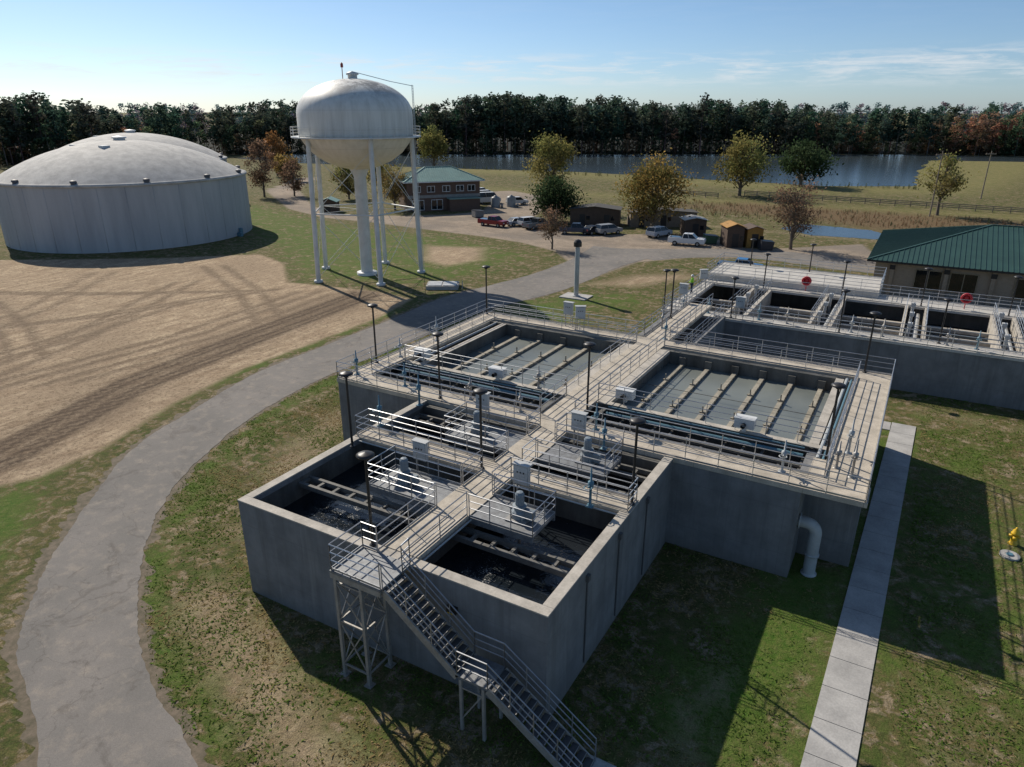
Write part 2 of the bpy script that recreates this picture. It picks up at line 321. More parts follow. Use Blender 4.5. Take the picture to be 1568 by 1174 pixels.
va=N(nt,"ShaderNodeVectorMath",operation='MULTIPLY_ADD'); nt.links.new(nd.outputs["Color"],va.inputs[0]); va.inputs[1].default_value=(3,3,0); nt.links.new(v,va.inputs[2]); nt.links.new(va.outputs[0],vo.inputs["Vector"])
c=mix(nt,math_(nt,'MULTIPLY',ramp(nt,vo.outputs["Distance"],.002,.008,(1,1,1),(0,0,0)),.4),c,(.09,.08,.07))
nt.links.new(c,b.inputs["Base Color"]); b.inputs["Roughness"].default_value=.9; b.inputs["Specular IOR Level"].default_value=.2; bump(nt,b,a3,.3,.015)
m_asph=m
outer=[(30,-32),(6,-22),(-6,-14.2),(-13.4,-9.7),(-19.5,-7.3),(-22,-5.5),(-25,-2.9),(-27.8,.3),(-32.2,5.9),(-34.5,12.4),(-36.5,20.1),(-36.7,27.7),(-37,37.3),(-37.6,47.2),(-36.3,54),(-34.6,64),(-34.4,74),(-36,86)]
inner=[(32,-26),(10,-17),(-2,-10.5),(-8.9,-7.1),(-13.4,-5.7),(-17.2,-3.7),(-20.4,-1.4),(-23.9,1.8),(-26.8,6),(-29.4,12.1),(-30.6,17.7),(-31,22.6),(-31,33),(-30.5,45),(-27.6,56),(-26.8,64),(-26.4,74),(-24,86)]
def offs(pl,d): 
    out=[];n=len(pl)
    for k in range(n):
        a_=Vector(pl[max(0,k-1)]);b_=Vector(pl[min(n-1,k+1)]);t_=(b_-a_).normalized(); out.append((pl[k][0]+t_.y*d,pl[k][1]-t_.x*d))
    return out
strip("gravel_shoulder",offs(outer,-.4)[:15],offs(inner,.35)[:15],420,.004,M("gravel_edge",(.18,.14,.10),.95,col2=(.08,.07,.04),scale=2.5,bs=.6),.32)
strip("asphalt_road",outer,inner,420,.02,m_asph,.08)
strip("asphalt_road",[(-36,84),(-24,90),(-12,96),(2,95),(40,93)],[(-24,80),(-20,84.5),(-12,88.5),(2.4,86.5),(40,87)],60,.012,m_asph,.3)
mb=MB()
n=28
for k in range(n):
    y0=-14+48.5*k/n;y1=-14+48.5*(k+1)/n-.03
    xa=lambda y:7.75+.026*(y+14); xb=lambda y:9.35+.023*(y+14)
    mb.add([(xa(y0),y0,.05),(xb(y0),y0,.05),(xb(y1),y1,.05),(xa(y1),y1,.05),(xa(y0),y0,-.1),(xb(y0),y0,-.1),(xb(y1),y1,-.1),(xa(y1),y1,-.1)],[(0,1,2,3),(0,4,5,1),(1,5,6,2),(2,6,7,3),(3,7,4,0)])
mb.box(6.5,33,-.1,8.95,34.4,.052)
mb.done("sidewalk",None,[m_side])
def pool(name,pts,z,mat,jit=1.5,sub=14):
    out=[];r=random.Random(3)
    for a,c in zip(pts,pts[1:]+pts[:1]):
        for k in range(sub):
            t=k/sub; out.append((a[0]+(c[0]-a[0])*t+r.uniform(-jit,jit),a[1]+(c[1]-a[1])*t+r.uniform(-jit,jit)*.5,z))
    mb=MB(); mb.add(out,[tuple(range(len(out)))]); return mb.done(name,None,[mat])
pool("pond",[(-262,205),(-215,196),(-145,205),(-94,213.5),(-52,207.5),(-18,204.5),(4,216),(3,275),(6,342),(60,356),(140,400),(120,430),(42,392),(-4.6,383),(-83,338),(-206,266),(-258,237)],.02,m_pond,1.0)
pool("ditch_water",[(-12,127),(0,125),(6,118),(2,115),(-8,114),(-14,119)],.02,m_pond,.5)
# ------------------------------------------------------------ railings
def rail(mb,pts,h=1.07,sp=1.55,toe=True,levels=(1.0,.70,.40),mi=0,r=.023):
    pts=[Vector(p) for p in pts]
    for a,c in zip(pts[:-1],pts[1:]):
        d=c-a; n=max(1,round(d.length/sp))
        for k in range(n+1):
            p=a.lerp(c,k/n); mb.tube(p,p+Vector((0,0,h)),r,5,mi)
        for l in levels:
            z=Vector((0,0,h*l)); mb.tube(a+z,c+z,r*.95 if l<1 else r*1.1,5,mi)
        if toe and abs(d.z)<.01: mb.beam(a+Vector((0,0,.07)),c+Vector((0,0,.07)),.012,.09,mi)
def R(mb,z,*pts,**k): rail(mb,[(x,y,z) for x,y in pts],**k)
def motor(mb,x,y,z,s=1.0):
    mb.box(x-.4*s,y-.4*s,z,x+.4*s,y+.4*s,z+.08,1)
    mb.lathe((x,y,z+.08),[(.3*s,0),(.3*s,.25*s),(.22*s,.32*s),(.22*s,.42*s),(.27*s,.45*s),(.27*s,.5*s),(.17*s,.52*s),(.17*s,.95*s),(.12*s,1.03*s),(.0,1.05*s)],12,0)
    mb.box(x+.18*s,y-.12*s,z+.1,x+.6*s,y+.12*s,z+.45*s,0)
    mb.tube((x,y,z-.1),(x,y,z-1.4),.06,8,1)
    for q in range(4):
        a=q*1.57+.78; mb.tube((x+.36*s*math.cos(a),y+.36*s*math.sin(a),z),(x+.24*s*math.cos(a),y+.24*s*math.sin(a),z+.3),.03,4,1)
def panel(name,x,y,z,rz=0):
    e=grp(name,(x,y,z),rz); a=MB()
    a.tube((-.3,0,0),(-.3,0,1.9),.03,5,1); a.tube((.3,0,0),(.3,0,1.9),.03,5,1)
    a.box(-.36,-.22,.95,.36,-.02,1.85,0); a.box(-.33,-.24,.98,.33,-.223,1.82,0); a.box(-.4,-.27,1.86,.4,.1,1.9,0)
    for q in (-.15,0,.15): a.box(q-.03,-.262,1.5,q+.03,-.243,1.56,2)
    a.tube((-.2,-.12,0),(-.2,-.12,.95),.025,5,1)
    a.done("cabinet",e,[m_box,m_galv,m_dark]); return e
def gate(x,y,z,h=1.3,col=None):
    e=grp("valve_stand",(x,y,z)); a=MB()
    a.box(-.15,-.15,0,.15,.15,.03,0)
    a.lathe((0,0,0.03),[(.11,0),(.06,.1),(.055,h*.6),(.12,h*.62),(.13,h*.8),(.05,h*.82),(.03,h*1.25),(0,h*1.26)],10,0)
    a.lathe((0,-.28,h*.72),[(.16,-.015),(.19,0),(.16,.015),(.13,0),(.16,-.015)],14,0)
    a.tube((0,-.12,h*.72),(0,-.3,h*.72),.03,5,0)
    a.done("operator",e,[col or m_teal],True)
def lamp(x,y,z,h=3.85):
    e=grp("lamp_post",(x,y,z)); a=MB()
    a.lathe((0,0,0),[(.13,0),(.13,.05),(.06,.1),(.055,h-.25),(.045,h-.2)],8)
    a.done("pole",e,[m_dark]); a=MB()
    a.lathe((0,0,h-.22),[(.05,0),(.12,.02),(.13,.1),(.33,.14),(.34,.19),(.24,.25),(.05,.29),(0,.3)],16); a.done("head",e,[m_dark],True)
# ------------------------------------------------------------ flocculation basin (front block)
fb=grp("flocculation_basin")
wl=MB(); t=.4
x0,x1,yb=-14.5,.2,12.88
wl.box(x0,0,0,x1,t,H-.06); wl.box(x0,t,0,x0+t,yb,H-.06); wl.box(x1-t,t,0,x1,yb,H-.06)
wl.done("outer_walls",fb,[m_wall])
cp=MB()
cp.box(x0-.02,-.02,H-.058,x1+.02,t+.02,H); cp.box(x0-.02,t+.022,H-.058,x0+t+.02,yb,H); cp.box(x1-t-.02,t+.022,H-.058,x1+.02,yb,H)
cp.done("wall_caps",fb,[m_cap],bevel=.012)
iw=MB()
iw.box(-6.5,t,0,-5.8,yb,H-.2); 
for a_,c_ in ((x0+t,-6.5),(-5.8,x1-t)): iw.box(a_,7.5,0,c_,8.1,H-.2)
iw.box(x0+t,12.4,0,-6.502,yb,H-.2); iw.box(-5.798,12.4,0,x1-t,yb,H-.2)
iw.box(x0+t+.003,t,1.5,-6.502,t+.003,H-.3); iw.box(-5.798,t,1.5,x1-t-.003,t+.003,H-.3)
iw.box(x0+t,t+.004,1.5,x0+t+.003,7.49,H-.3); iw.box(x0+t,8.11,1.5,x0+t+.003,12.39,H-.3)
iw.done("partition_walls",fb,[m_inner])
dk=MB()
dk.box(-6.98,t+.03,H-.19,-5.32,12.86,H+.03)
dk.box(x0+.05,7.2,H-.187,-6.985,8.4,H+.033); dk.box(-5.315,7.2,H-.187,x1-.05,8.4,H+.033)
dk.done("walkway_decks",fb,[m_deck])
wt=MB()
for a_,c_ in ((x0+t,-6.5),(-5.8,x1-t)):
    for p,q in ((t,7.5),(8.1,12.4)): wt.add([(a_,p,3.35),(c_,p,3.35),(c_,q,3.35),(a_,q,3.35)],[(0,1,2,3)])
wt.done("water",fb,[m_waterdark])
bm=MB()
def ladder(xa,xb,ya,yc,z):
    bm.box(xa,ya,z,xb,ya+.16,z+.22); bm.box(xa,yc-.16,z,xb,yc,z+.22)
    n=int((xb-xa)/.85)
    for k in range(n+1):
        x=xa+(xb-xa)*k/max(1,n)*.97; bm.box(x,ya+.165,z+.04,x+.14,yc-.165,z+.18)
for a_,c_ in ((x0+t,-6.5),(-5.8,x1-t)):
    ladder(a_,c_,2.95,3.75,3.95); ladder(a_,c_,11.2,12.1,3.95); ladder(a_,c_,8.8,9.6,3.95)
bm.done("baffle_beams",fb,[m_beam])
gr=MB(); rl=MB(); mo=MB()
def plat(xa,xb,ya,yc,open_side):
    gr.box(xa,ya,H-.12,xb,yc,H-.02); z=H-.02
    gr.box(xa,ya,H-.3,xb,ya+.1,H-.123); gr.box(xa,yc-.1,H-.3,xb,yc,H-.123)
    pts={'R':[(xb,yc),(xa,yc),(xa,ya),(xb,ya)],'L':[(xa,ya),(xb,ya),(xb,yc),(xa,yc)]}[open_side]
    R(rl,z,*pts,sp=1.1)
plat(-10.6,-7.0,3.75,5.7,'R'); plat(-5.3,-2.4,3.75,5.7,'L'); plat(-10.6,-7.0,9.6,11.6,'R'); plat(-5.3,-1.9,9.6,11.6,'L')
for x,y in ((-9.3,4.7),(-3.5,4.7),(-9.3,10.6),(-3.2,10.6)): motor(mo,x,y,H-.02,1.1)
gr.done("mixer_platforms",fb,[m_grate]); mo.done("mixer_drives",fb,[M("drive_grey",(.20,.24,.27),.5,fine=.05),m_galv],False)
z=H+.03
R(rl,z,(-5.4,.0),(-5.4,3.75)); R(rl,z,(-5.4,5.7),(-5.4,7.3),(.1,7.3)); R(rl,z,(-6.9,0),(-6.9,3.75)); R(rl,z,(-6.9,5.7),(-6.9,7.3),(-14.4,7.3),(-14.4,8.3),(-6.9,8.3),(-6.9,9.6))
R(rl,z,(-5.4,9.6),(-5.4,8.3),(.1,8.3),(.1,7.3)); R(rl,z,(-6.9,11.6),(-6.9,12.9)); R(rl,z,(-5.4,11.6),(-5.4,12.9))
rl.done("railings",fb,[m_alu])
wd=MB()
for y in (3.1,6.2,9.4): wd.tube((x1+.04,y,.3),(x1+.04,y,H-.35),.03,6,0); wd.box(x1,y-.1,H-.6,x1+.13,y+.1,H-.35,0)
wd.box(-3.75,-.16,3.35,-3.35,-.002,3.6,1); wd.box(-3.7,-.17,3.33,-3.4,-.14,3.37,2)
for (p,q) in (((-14.3,7.05,H-.1),(-7.1,7.05,H-.1)),((-5.2,7.05,H-.1),(0,7.05,H-.1)),((-7.08,.5,H-.12),(-7.08,7.0,H-.12)),((-5.22,.5,H-.12),(-5.22,7.0,H-.12)),((-7.08,8.5,H-.12),(-7.08,12.6,H-.12))): wd.tube(p,q,.04,6,3)
wd.done("wall_conduits",fb,[M("conduit",(.12,.12,.12),.6,fine=0),m_dark,m_yellow,m_pvc])
# ------------------------------------------------------------ stairs
st=grp("steel_staircase"); a=MB(); r2=MB()
xs0,xs1,ya,yc=-7.65,-5.35,-1.75,-.02
a.box(xs0,ya,H-.06,xs1,yc,H+.03,1)
for q in ((xs0,ya,xs1,ya+.08),(xs0,yc-.08,xs1,yc)): a.box(q[0],q[1],H-.28,q[2],q[3],H-.063)
lx=[(-7.5,-1.65),(-6.3,-1.65),(-7.5,-.45),(-6.3,-.45)]
for p in lx: a.box(p[0]-.06,p[1]-.06,.0,p[0]+.06,p[1]+.06,H-.29); a.box(p[0]-.16,p[1]-.16,0,p[0]+.16,p[1]+.16,.03)
for (p,q) in ((0,1),(2,3),(0,2),(1,3)):
    P,Q=lx[p],lx[q]
    for zz in (.5,2.5,4.2): a.beam((*P,zz),(*Q,zz),.06,.06)
    for z0_,z1_ in ((.5,2.5),(2.5,4.2)):
        a.beam((*P,z0_),(*Q,z1_),.045,.045); a.beam((*Q,z0_),(*P,z1_),.045,.045)
ys0,ys1=-1.6,-.5
def flight(xa,za,xb,zb,n):
    for y in (ys0,ys1): a.beam((xa,y,za-.12),(xb,y,zb-.12),.06,.28)
    for k in range(n):
        t=(k+.5)/n; x=xa+(xb-xa)*t; zz=za+(zb-za)*t
        a.box(x-.13,ys0+.035,zz-.03,x+.13,ys1-.035,zz+.01,2)
        a.box(x+.10,ys0+.035,zz+.0105,x+.13,ys1-.035,zz+.02,0)
    rail(r2,[(xa,ys0,za),(xb,ys0,zb)],1.0,1.1,False); rail(r2,[(xa,ys1,za),(xb,ys1,zb)],1.0,1.1,False)
flight(-5.35,H,-2.35,2.35,13); flight(-1.15,2.35,2.3,.0,13)
a.box(-2.4,ys0-.03,2.25,-1.12,ys1+.03,2.34,1)
rail(r2,[(-2.35,ys0,2.34),(-1.15,ys0,2.34)],1.0,1.1,False); rail(r2,[(-2.35,ys1,2.34),(-1.15,ys1,2.34)],1.0,1.1,False)
for p in ((-2.2,ys0),(-1.3,ys0),(-2.2,ys1),(-1.3,ys1)): a.box(p[0]-.05,p[1]-.05,0,p[0]+.05,p[1]+.05,2.24)
for y in (ys0,ys1): a.beam((-2.2,y,.5),(-1.3,y,2.0),.05,.05); a.beam((-2.2,y,1.9),(-1.3,y,1.9),.06,.06)
R(r2,z,(xs1,ya+.05),(xs0+.05,ya+.05),(xs0+.05,yc),(-6.9,yc)); R(r2,z,(-5.4,0),(xs1,ys1))
a.box(2.0,ys0-.15,-.02,3.0,ys1+.15,.04,3)
a.done("frame",st,[m_galv,m_grate,M("stair_tread",(.10,.10,.10),.6,.3),m_side]); r2.done("handrails",st,[m_alu])
# ------------------------------------------------------------ sedimentation basin (back block)
sb=grp("sedimentation_basin"); w2=MB(); hb=H-.203
X0,X1,Y0,Y1=-20.9,5.95,12.9,30.3
w2.box(X0,Y0,0,X1,Y0+.4,hb); w2.box(X0,Y0+.4,0,X0+.4,Y1,hb); w2.box(X1-.4,Y0+.4,0,X1,Y1,hb); w2.box(X0+.4,Y1-.4,0,X1-.4,Y1,hb)
w2.box(5.953,15.2,0,8.3,30.3,hb)
w2.done("outer_walls",sb,[m_wall])
i2=MB()
i2.box(X0+.4,17.4,0,X1-.4,17.75,H-.03); i2.box(X0+.4,28.2,0,X1-.4,28.55,H-.03)
i2.box(-18.25,17.75,0,-17.9,28.2,H-.03); i2.box(-8.3,17.75,0,-8.0,28.2,hb); i2.box(-5.3,17.75,0,-5.0,28.2,hb)
i2.box(-8.3,Y0+.4,0,-8.0,17.4,hb); i2.box(-5.3,Y0+.4,0,-5.0,17.4,hb)
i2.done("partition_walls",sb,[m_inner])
d2=MB(); zt=H+.03
d2.box(X0-.05,Y0-.05,hb+.003,8.55,Y0+1.5,zt)
d2.box(X0-.05,Y0+1.503,hb+.003,-19.4,Y1,zt)
d2.box(-7.6,Y0+1.503,hb+.003,-5.7,41.4,zt)
d2.box(6.6,Y0+1.503,hb+.003,8.5,Y1,zt); d2.box(5.96,Y0+1.503,hb+.003,6.597,16.2,zt)
d2.box(-19.397,28.9,hb+.006,-7.603,Y1,zt-.002); d2.box(-5.697,28.9,hb+.006,6.597,Y1,zt-.002)
d2.done("walkway_decks",sb,[m_deck])
c2=MB()
c2.box(-19.39,17.38,H-.027,-7.61,17.78,H+.01); c2.box(-5.69,17.38,H-.027,6.59,17.78,H+.01)
c2.box(-8.3,17.8,H-.2,-7.62,28.2,H+.01); c2.box(-5.68,17.8,H-.2,-4.98,28.2,H+.01); c2.box(5.5,17.8,H-.2,5.95,28.2,H+.01); c2.box(-18.28,17.8,H-.02,-17.88,28.2,H+.012)
c2.done("wall_caps",sb,[m_cap])
ww=MB()
for q in ((-17.9,17.75,-8.3,28.2),(-5.0,17.75,5.55,28.2)): ww.add([(q[0],q[1],3.78),(q[2],q[1],3.78),(q[2],q[3],3.78),(q[0],q[3],3.78)],[(0,1,2,3)],1)
for q in ((-20.5,13.3,-8.3,17.4),(-5.0,13.3,5.55,17.4),(-20.5,17.4,-18.25,30)): ww.add([(q[0],q[1],3.2),(q[2],q[1],3.2),(q[2],q[3],3.2),(q[0],q[3],3.2)],[(0,1,2,3)],0)
ww.done("water",sb,[m_waterdark,m_watergrey])
tr_=MB()
def troughs(xa,xb,n):
    for k in range(n):
        x=xa+(xb-xa)*(k+.55)/n
        tr_.box(x-.13,17.78,3.5,x+.13,28.18,3.93)
        for q in range(18): yy=18.2+q*.56; tr_.box(x+.133,yy,3.82,x+.16,yy+.28,3.91)
        for yy in (20.5,24.5): tr_.box(x-.18,yy,3.933,x+.18,yy+.12,4.0); tr_.box(x-.03,yy+.02,4.003,x+.03,yy+.1,4.35)
        tr_.box(x-.22,28.0,3.7,x+.22,28.18,4.4,1)
    tr_.tube((xa,23.0,4.05),(xb,23.0,4.05),.02,5,1)
troughs(-17.9,-8.3,5); troughs(-5.0,5.55,6)
tr_.done("launder_troughs",sb,[M("trough_concrete",(.38,.34,.265),.8,col2=(.22,.195,.15),scale=2.4,fine=.2),m_inner])
r3=MB()
R(r3,zt,(-6.9,Y0),(X0,Y0),(X0,Y1),(-7.6,Y1)); R(r3,zt,(-5.4,Y0),(8.45,Y0),(8.45,Y1),(-5.7,Y1))
R(r3,zt,(-7.7,14.35),(-19.4,14.35),(-19.4,28.9),(-7.7,28.9)); R(r3,zt,(-5.6,14.35),(6.65,14.35),(6.65,28.9),(-5.6,28.9))
R(r3,zt,(-19.3,17.55),(-7.65,17.55),(-7.65,28.9),toe=False); R(r3,zt,(6.5,17.55),(-5.65,17.55),(-5.65,28.9),toe=False)
R(r3,zt,(-7.65,14.4),(-7.65,17.5)); R(r3,zt,(-5.65,14.4),(-5.65,17.5)); R(r3,zt,(-7.6,Y1),(-7.6,41.3)); R(r3,zt,(-5.7,Y1),(-5.7,41.3))
r3.done("railings",sb,[m_alu])
g2=MB()
for xa,xb in ((-20.4,-8.4),(-4.9,5.4)):
    for yy in (15.0,16.0): g2.box(xa,yy,4.1,xb,yy+.18,4.22)
    n=12
    for k in range(n): x=xa+(xb-xa)*k/(n-1); g2.box(x-.06,14.4,3.95,x+.06,17.38,4.08)
    g2.tube((xa,16.95,4.3),(xb,16.95,4.3),.11,8,1)
    g2.tube((xa,14.62,4.45),(xb,14.62,4.45),.05,6,2); g2.tube((xa,17.2,4.62),(xb,17.2,4.62),.05,6,1)
g2.tube((6.1,16.3,H-.05),(6.1,28.5,H-.05),.09,8,2); g2.tube((6.35,16.3,H-.05),(6.35,28.5,H-.05),.06,8,1)
g2.tube((-18.9,17.9,H-.1),(-18.9,28.5,H-.1),.09,8,2)
g2.done("channel_beams",sb,[m_beam,m_teal,m_pvc])
mb=MB()
for x,y in ((-18.4,18.2),(-12.3,17.6),(-4.3,18.2),(2.4,17.6)):
    mb.box(x-.5,y-.27,H+.25,x+.5,y+.27,H+.75); mb.box(x-.53,y-.3,H+.753,x+.53,y+.3,H+.79); mb.box(x-.1,y-.1,H+.0,x+.1,y+.1,H+.25); 
    mb.tube((x,y-.27,H+.45),(x,y-.55,H+.45),.12,8,1)
mb.done("collector_drives",sb,[m_white,m_dark],bevel=.03)
op=grp("overflow_pipe",(6.75,13.75,0)); a=MB(); rr=.27
a.tube((0,0,0),(0,0,2.15),rr,20); a.tube((0,0,1.0),(0,0,1.1),rr+.05,20,cap=True); a.tube((0,0,0),(0,0,.06),rr+.08,20,cap=True)
ring=[]
for k in range(0,13):
    t=k/12*math.pi/2; cx_,cz_=-.45+.45*math.cos(t),2.15+.45*math.sin(t)
    for i_ in range(20):
        u_=2*math.pi*i_/20; ring.append((cx_+rr*math.cos(u_)*math.cos(t),rr*math.sin(u_),cz_+rr*math.cos(u_)*math.sin(t)))
a.add(ring,[(k*20+i_,k*20+(i_+1)%20,(k+1)*20+(i_+1)%20,(k+1)*20+i_) for k in range(12) for i_ in range(20)])
a.tube((-.45,0,2.6),(-.8,0,2.6),rr,20); a.tube((-.74,0,2.6),(-.70,0,2.6),rr+.1,20,cap=True); a.done("pipe",op,[m_pvc],True)
for x,y,z_ in ((-7.35,.25,H),(-13.7,6.2,H),(-7.05,7.45,H+.03),(-5.6,15.9,zt),(.05,7.9,H+.03),(6.45,16.6,zt-.2),(6.9,30.1,zt),(-20.7,16.3,zt),(-20.7,29.8,zt),(-7.5,36,zt)): lamp(x,y,z_)
lamp(-13.6,13.4,zt)
for p in ((-9.6,6.4,H-.6,0),(-4.4,6.6,H-.5,0),(-9.9,12.2,H-.3,0),(-4.4,12.3,H-.3,0),(-13.5,30.0,zt,0),(-12.3,29.4,zt,.5)): panel("control_panel",*p)
for p in ((-14.1,8.8),(-20.3,14.0),(-1.4,6.9),(-14.0,12.0),(-20.1,18),(-20.0,22),(7.0,15.6),(7.7,15.0),(7.3,17.5),(-8.7,14.0),(-4.2,13.9),(4.9,14.0),(-12,14.1),(-16.5,13.9),(-9.5,17.6),(-3.0,12.1),(-6.1,30.5),(-7.2,33)): gate(p[0],p[1],H+.02,random.uniform(1.0,1.5),random.choice([m_teal,m_galv,m_pvc]))
# ------------------------------------------------------------ filter building block
fl=grp("filter_basin"); w3=MB(); HF=3.75
w3.box(-10,41.5,0,40,41.9,HF-.2); w3.box(-10,41.9,0,-9.6,62,HF-.2); w3.box(-9.6,61.6,0,6,62,HF-.31); w3.box(6.003,56.2,0,40,56.5,HF-.31)
w3.box(-9.0,30.35,0,-8.6,41.49,HF+.2); w3.box(-4.9,30.35,0,-4.5,41.49,HF+.2)
w3.done("outer_walls",fl,[m_wall])
m_dw=M("deck_white",(.56,.53,.48),.85,col2=(.42,.40,.36),scale=.7,bs=.15,joint=3.1)
d3=MB(); d3.box(-10.1,41.42,HF-.197,40,43.0,HF); d3.box(-10.1,53.6,HF-.197,40,55.2,HF); d3.box(-10.1,43.003,HF-.197,-8.7,53.597,HF-.002)
d3.box(-10.1,55.203,HF-.3,6,62.1,HF+.55); d3.box(6.003,55.203,HF-.3,40,56.6,HF+.0)
d3.done("decks",fl,[m_dw])
p3=MB(); r4=MB()
div=[-9.6,-4.0,2.6,9.2,15.6,22,28,34,40]
for k,x in enumerate(div[1:-1]):
    p3.box(x-.9,43.003,0,x-.65,53.598,HF+.1); p3.box(x+.65,43.003,0,x+.9,53.598,HF+.1); p3.box(x-.647,43.003,0,x+.647,53.598,HF-1.1,2)
    for s_ in (-.78,.78): R(r4,HF+.1,(x+s_,43.2),(x+s_,53.4),toe=False)
    for yy in (45,48.5,52): p3.tube((x-.3,yy,HF-1.1),(x-.3,yy,HF+.5),.13,8,1); p3.box(x-.45,yy-.22,HF+.4,x-.1,yy+.22,HF+.7,1)
    p3.tube((x+.2,43.1,HF-.7),(x+.2,53.4,HF-.7),.2,10,1)
for k in range(len(div)-1):
    xa=div[k]+.9;xb=div[k+1]-.9
    for q in range(3): yy=45+q*3; p3.box(xa,yy,HF-1.25,xb,yy+.35,HF-.95,0)
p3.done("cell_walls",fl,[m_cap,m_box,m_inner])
mb=MB()
for k in range(len(div)-1): mb.add([(div[k],43.0,HF-1.35),(div[k+1],43.0,HF-1.35),(div[k+1],53.6,HF-1.35),(div[k],53.6,HF-1.35)],[(0,1,2,3)])
mb.done("water",fl,[m_waterdark])
R(r4,HF,(-5.4,41.5),(40,41.5)); R(r4,HF,(-10,42.9),(40,42.9)); R(r4,HF,(-10,53.7),(40,53.7)); R(r4,HF,(-8,41.5),(-10,41.5),(-10,55.2)); R(r4,HF,(-8.75,43),(-8.75,53.6)); R(r4,HF+.55,(-10,55.3),(-10,62),(6,62),(6,55.3),(-10,55.3)); R(r4,HF,(6.1,56.5),(40,56.5)); 
R(r4,HF+.2,(-8.8,30.5),(-8.8,41.4),toe=False); R(r4,HF+.2,(-4.7,30.5),(-4.7,41.4),toe=False)
r4.done("railings",fl,[m_alu])
for x,y in ((-10,42),(-4.2,42),(4.2,41.8),(11,42.6),(-4,53.9),(3,53.9),(9.5,54),(-1,61.5),(-7,61.6),(16,54)): lamp(x,y,HF,3.4)
for p in ((-9,44.2,HF,0),(-9.2,51,HF,.6),(-3.5,41.9,HF,0)): panel("control_panel",*p)
for x in (-8.4,-6.2,-2,0.2,5,7.2,11.5,13.4,18): gate(x,42.4,HF,1.1,random.choice([m_teal,m_galv,m_pvc]))
for x,y,z_ in ((-.3,55.0,HF+1.0),(12.8,54.9,HF+1.0)):
    e=grp("life_ring",(x,y,z_)); a=MB(); vs=[];n=20
    for i_ in range(n):
        for j_ in range(8):
            A_=2*math.pi*i_/n;B_=2*math.pi*j_/8; r_=.36+.10*math.cos(B_); vs.append((r_*math.cos(A_),.10*math.sin(B_)-.2,r_*math.sin(A_)))
    a.add(vs,[(i_*8+j_,((i_+1)%n)*8+j_,((i_+1)%n)*8+(j_+1)%8,i_*8+(j_+1)%8) for i_ in range(n) for j_ in range(8)])
    a.lathe((0,0,-1.0),[(.04,0),(.04,.75)],6); a.box(-.28,-.12,-.28,.28,-.09,.28); a.done("ring",e,[m_red],True)
# ------------------------------------------------------------ water tower
wt_=grp("water_tower",(-53.3,52.6,0)); ang=[math.radians(q) for q in (253,182,324.5,110,37)]
m,nt,b=newmat("tower_white_paint"); v=posvec(nt)
sx=N(nt,"ShaderNodeSeparateXYZ"); nt.links.new(v,sx.inputs[0])
st1=noise(nt,.42,8,.78,v,1.0); top=ramp(nt,math_(nt,'DIVIDE',sx.outputs[2],25),.84,.91)
dirt=math_(nt,'MULTIPLY',math_(nt,'MULTIPLY',ramp(nt,st1,.47,.56),top),.85)
vs2=posvec(nt,(1,1,.08)); stk=noise(nt,1.6,5,.6,vs2)
c=mix(nt,ramp(nt,stk,.4,.7),(.72,.71,.66),(.56,.55,.50)); c=mix(nt,dirt,c,(.14,.14,.135))
zl=ramp(nt,math_(nt,'DIVIDE',sx.outputs[2],25),.62,.68,(1,1,1),(0,0,0)); c=mix(nt,math_(nt,'MULTIPLY',zl,.5),c,(.66,.58,.46))  # cream towards the bowl underside: bounce light put into the colour
seam=math_(nt,'LESS_THAN',math_(nt,'ABSOLUTE',math_(nt,'SUBTRACT',math_(nt,'FRACT',math_(nt,'DIVIDE',sx.outputs[2],2.1)),.5)),.012); c=mix(nt,math_(nt,'MULTIPLY',seam,.3),c,(.3,.29,.27))
nt.links.new(c,b.inputs["Base Color"]); b.inputs["Roughness"].default_value=.5; m_tower=m
a=MB(); RT=6.85
prof=[(0.0,13.1),(1.1,13.15),(2.6,13.5),(4.1,14.15),(5.4,15.1),(6.3,16.2),(RT-.1,17.0),(RT,17.3),(RT,18.3),(RT,19.5)]
for k in range(1,15):
    t=k/14*math.pi/2; prof.append((RT*math.cos(t) if k<14 else 0,19.5+3.95*math.sin(t)))
a.lathe((0,0,0),prof,64); a.done("tank",wt_,[m_tower],True)
a=MB(); a.lathe((0,0,0),[(.75,0),(.75,12.2),(1.0,12.8),(1.3,13.3)],24); a.lathe((0,0,0),[(1.3,0),(1.3,.35),(.75,.36)],24)
a.lathe((0,0,23.3),[(.55,0),(.55,.5),(.75,.55),(.7,.75),(0,.95)],20)
a.done("riser",wt_,[m_white],True)
a=MB(); rb,rt=7.0,6.55; legs=[]
def lp(k,zz): r_=rb+(rt-rb)*zz/17; return Vector((r_*math.cos(ang[k]),r_*math.sin(ang[k]),zz))
order=[1,0,2,4,3]
for k in range(5):
    a.tube(lp(k,0),lp(k,17.2),.29,12); a.tube(lp(k,0),lp(k,.3),.55,12,cap=True)
for q in range(5):
    k1,k2=order[q],order[(q+1)%5]
    a.tube(lp(k1,8.3),lp(k2,8.3),.09,8)
    for z0_,z1_ in ((.6,8.3),(8.3,15.6)):
        a.tube(lp(k1,z0_),lp(k2,z1_),.03,5); a.tube(lp(k2,z0_),lp(k1,z1_),.03,5)
    a.tube(lp(k1,8.3),(0,0,8.3),.03,5)
a.done("legs",wt_,[m_white],True)
a=MB(); a.lathe((0,0,0),[(RT,16.9),(7.75,16.9),(7.75,17.02),(RT,17.02)],64)
n=48
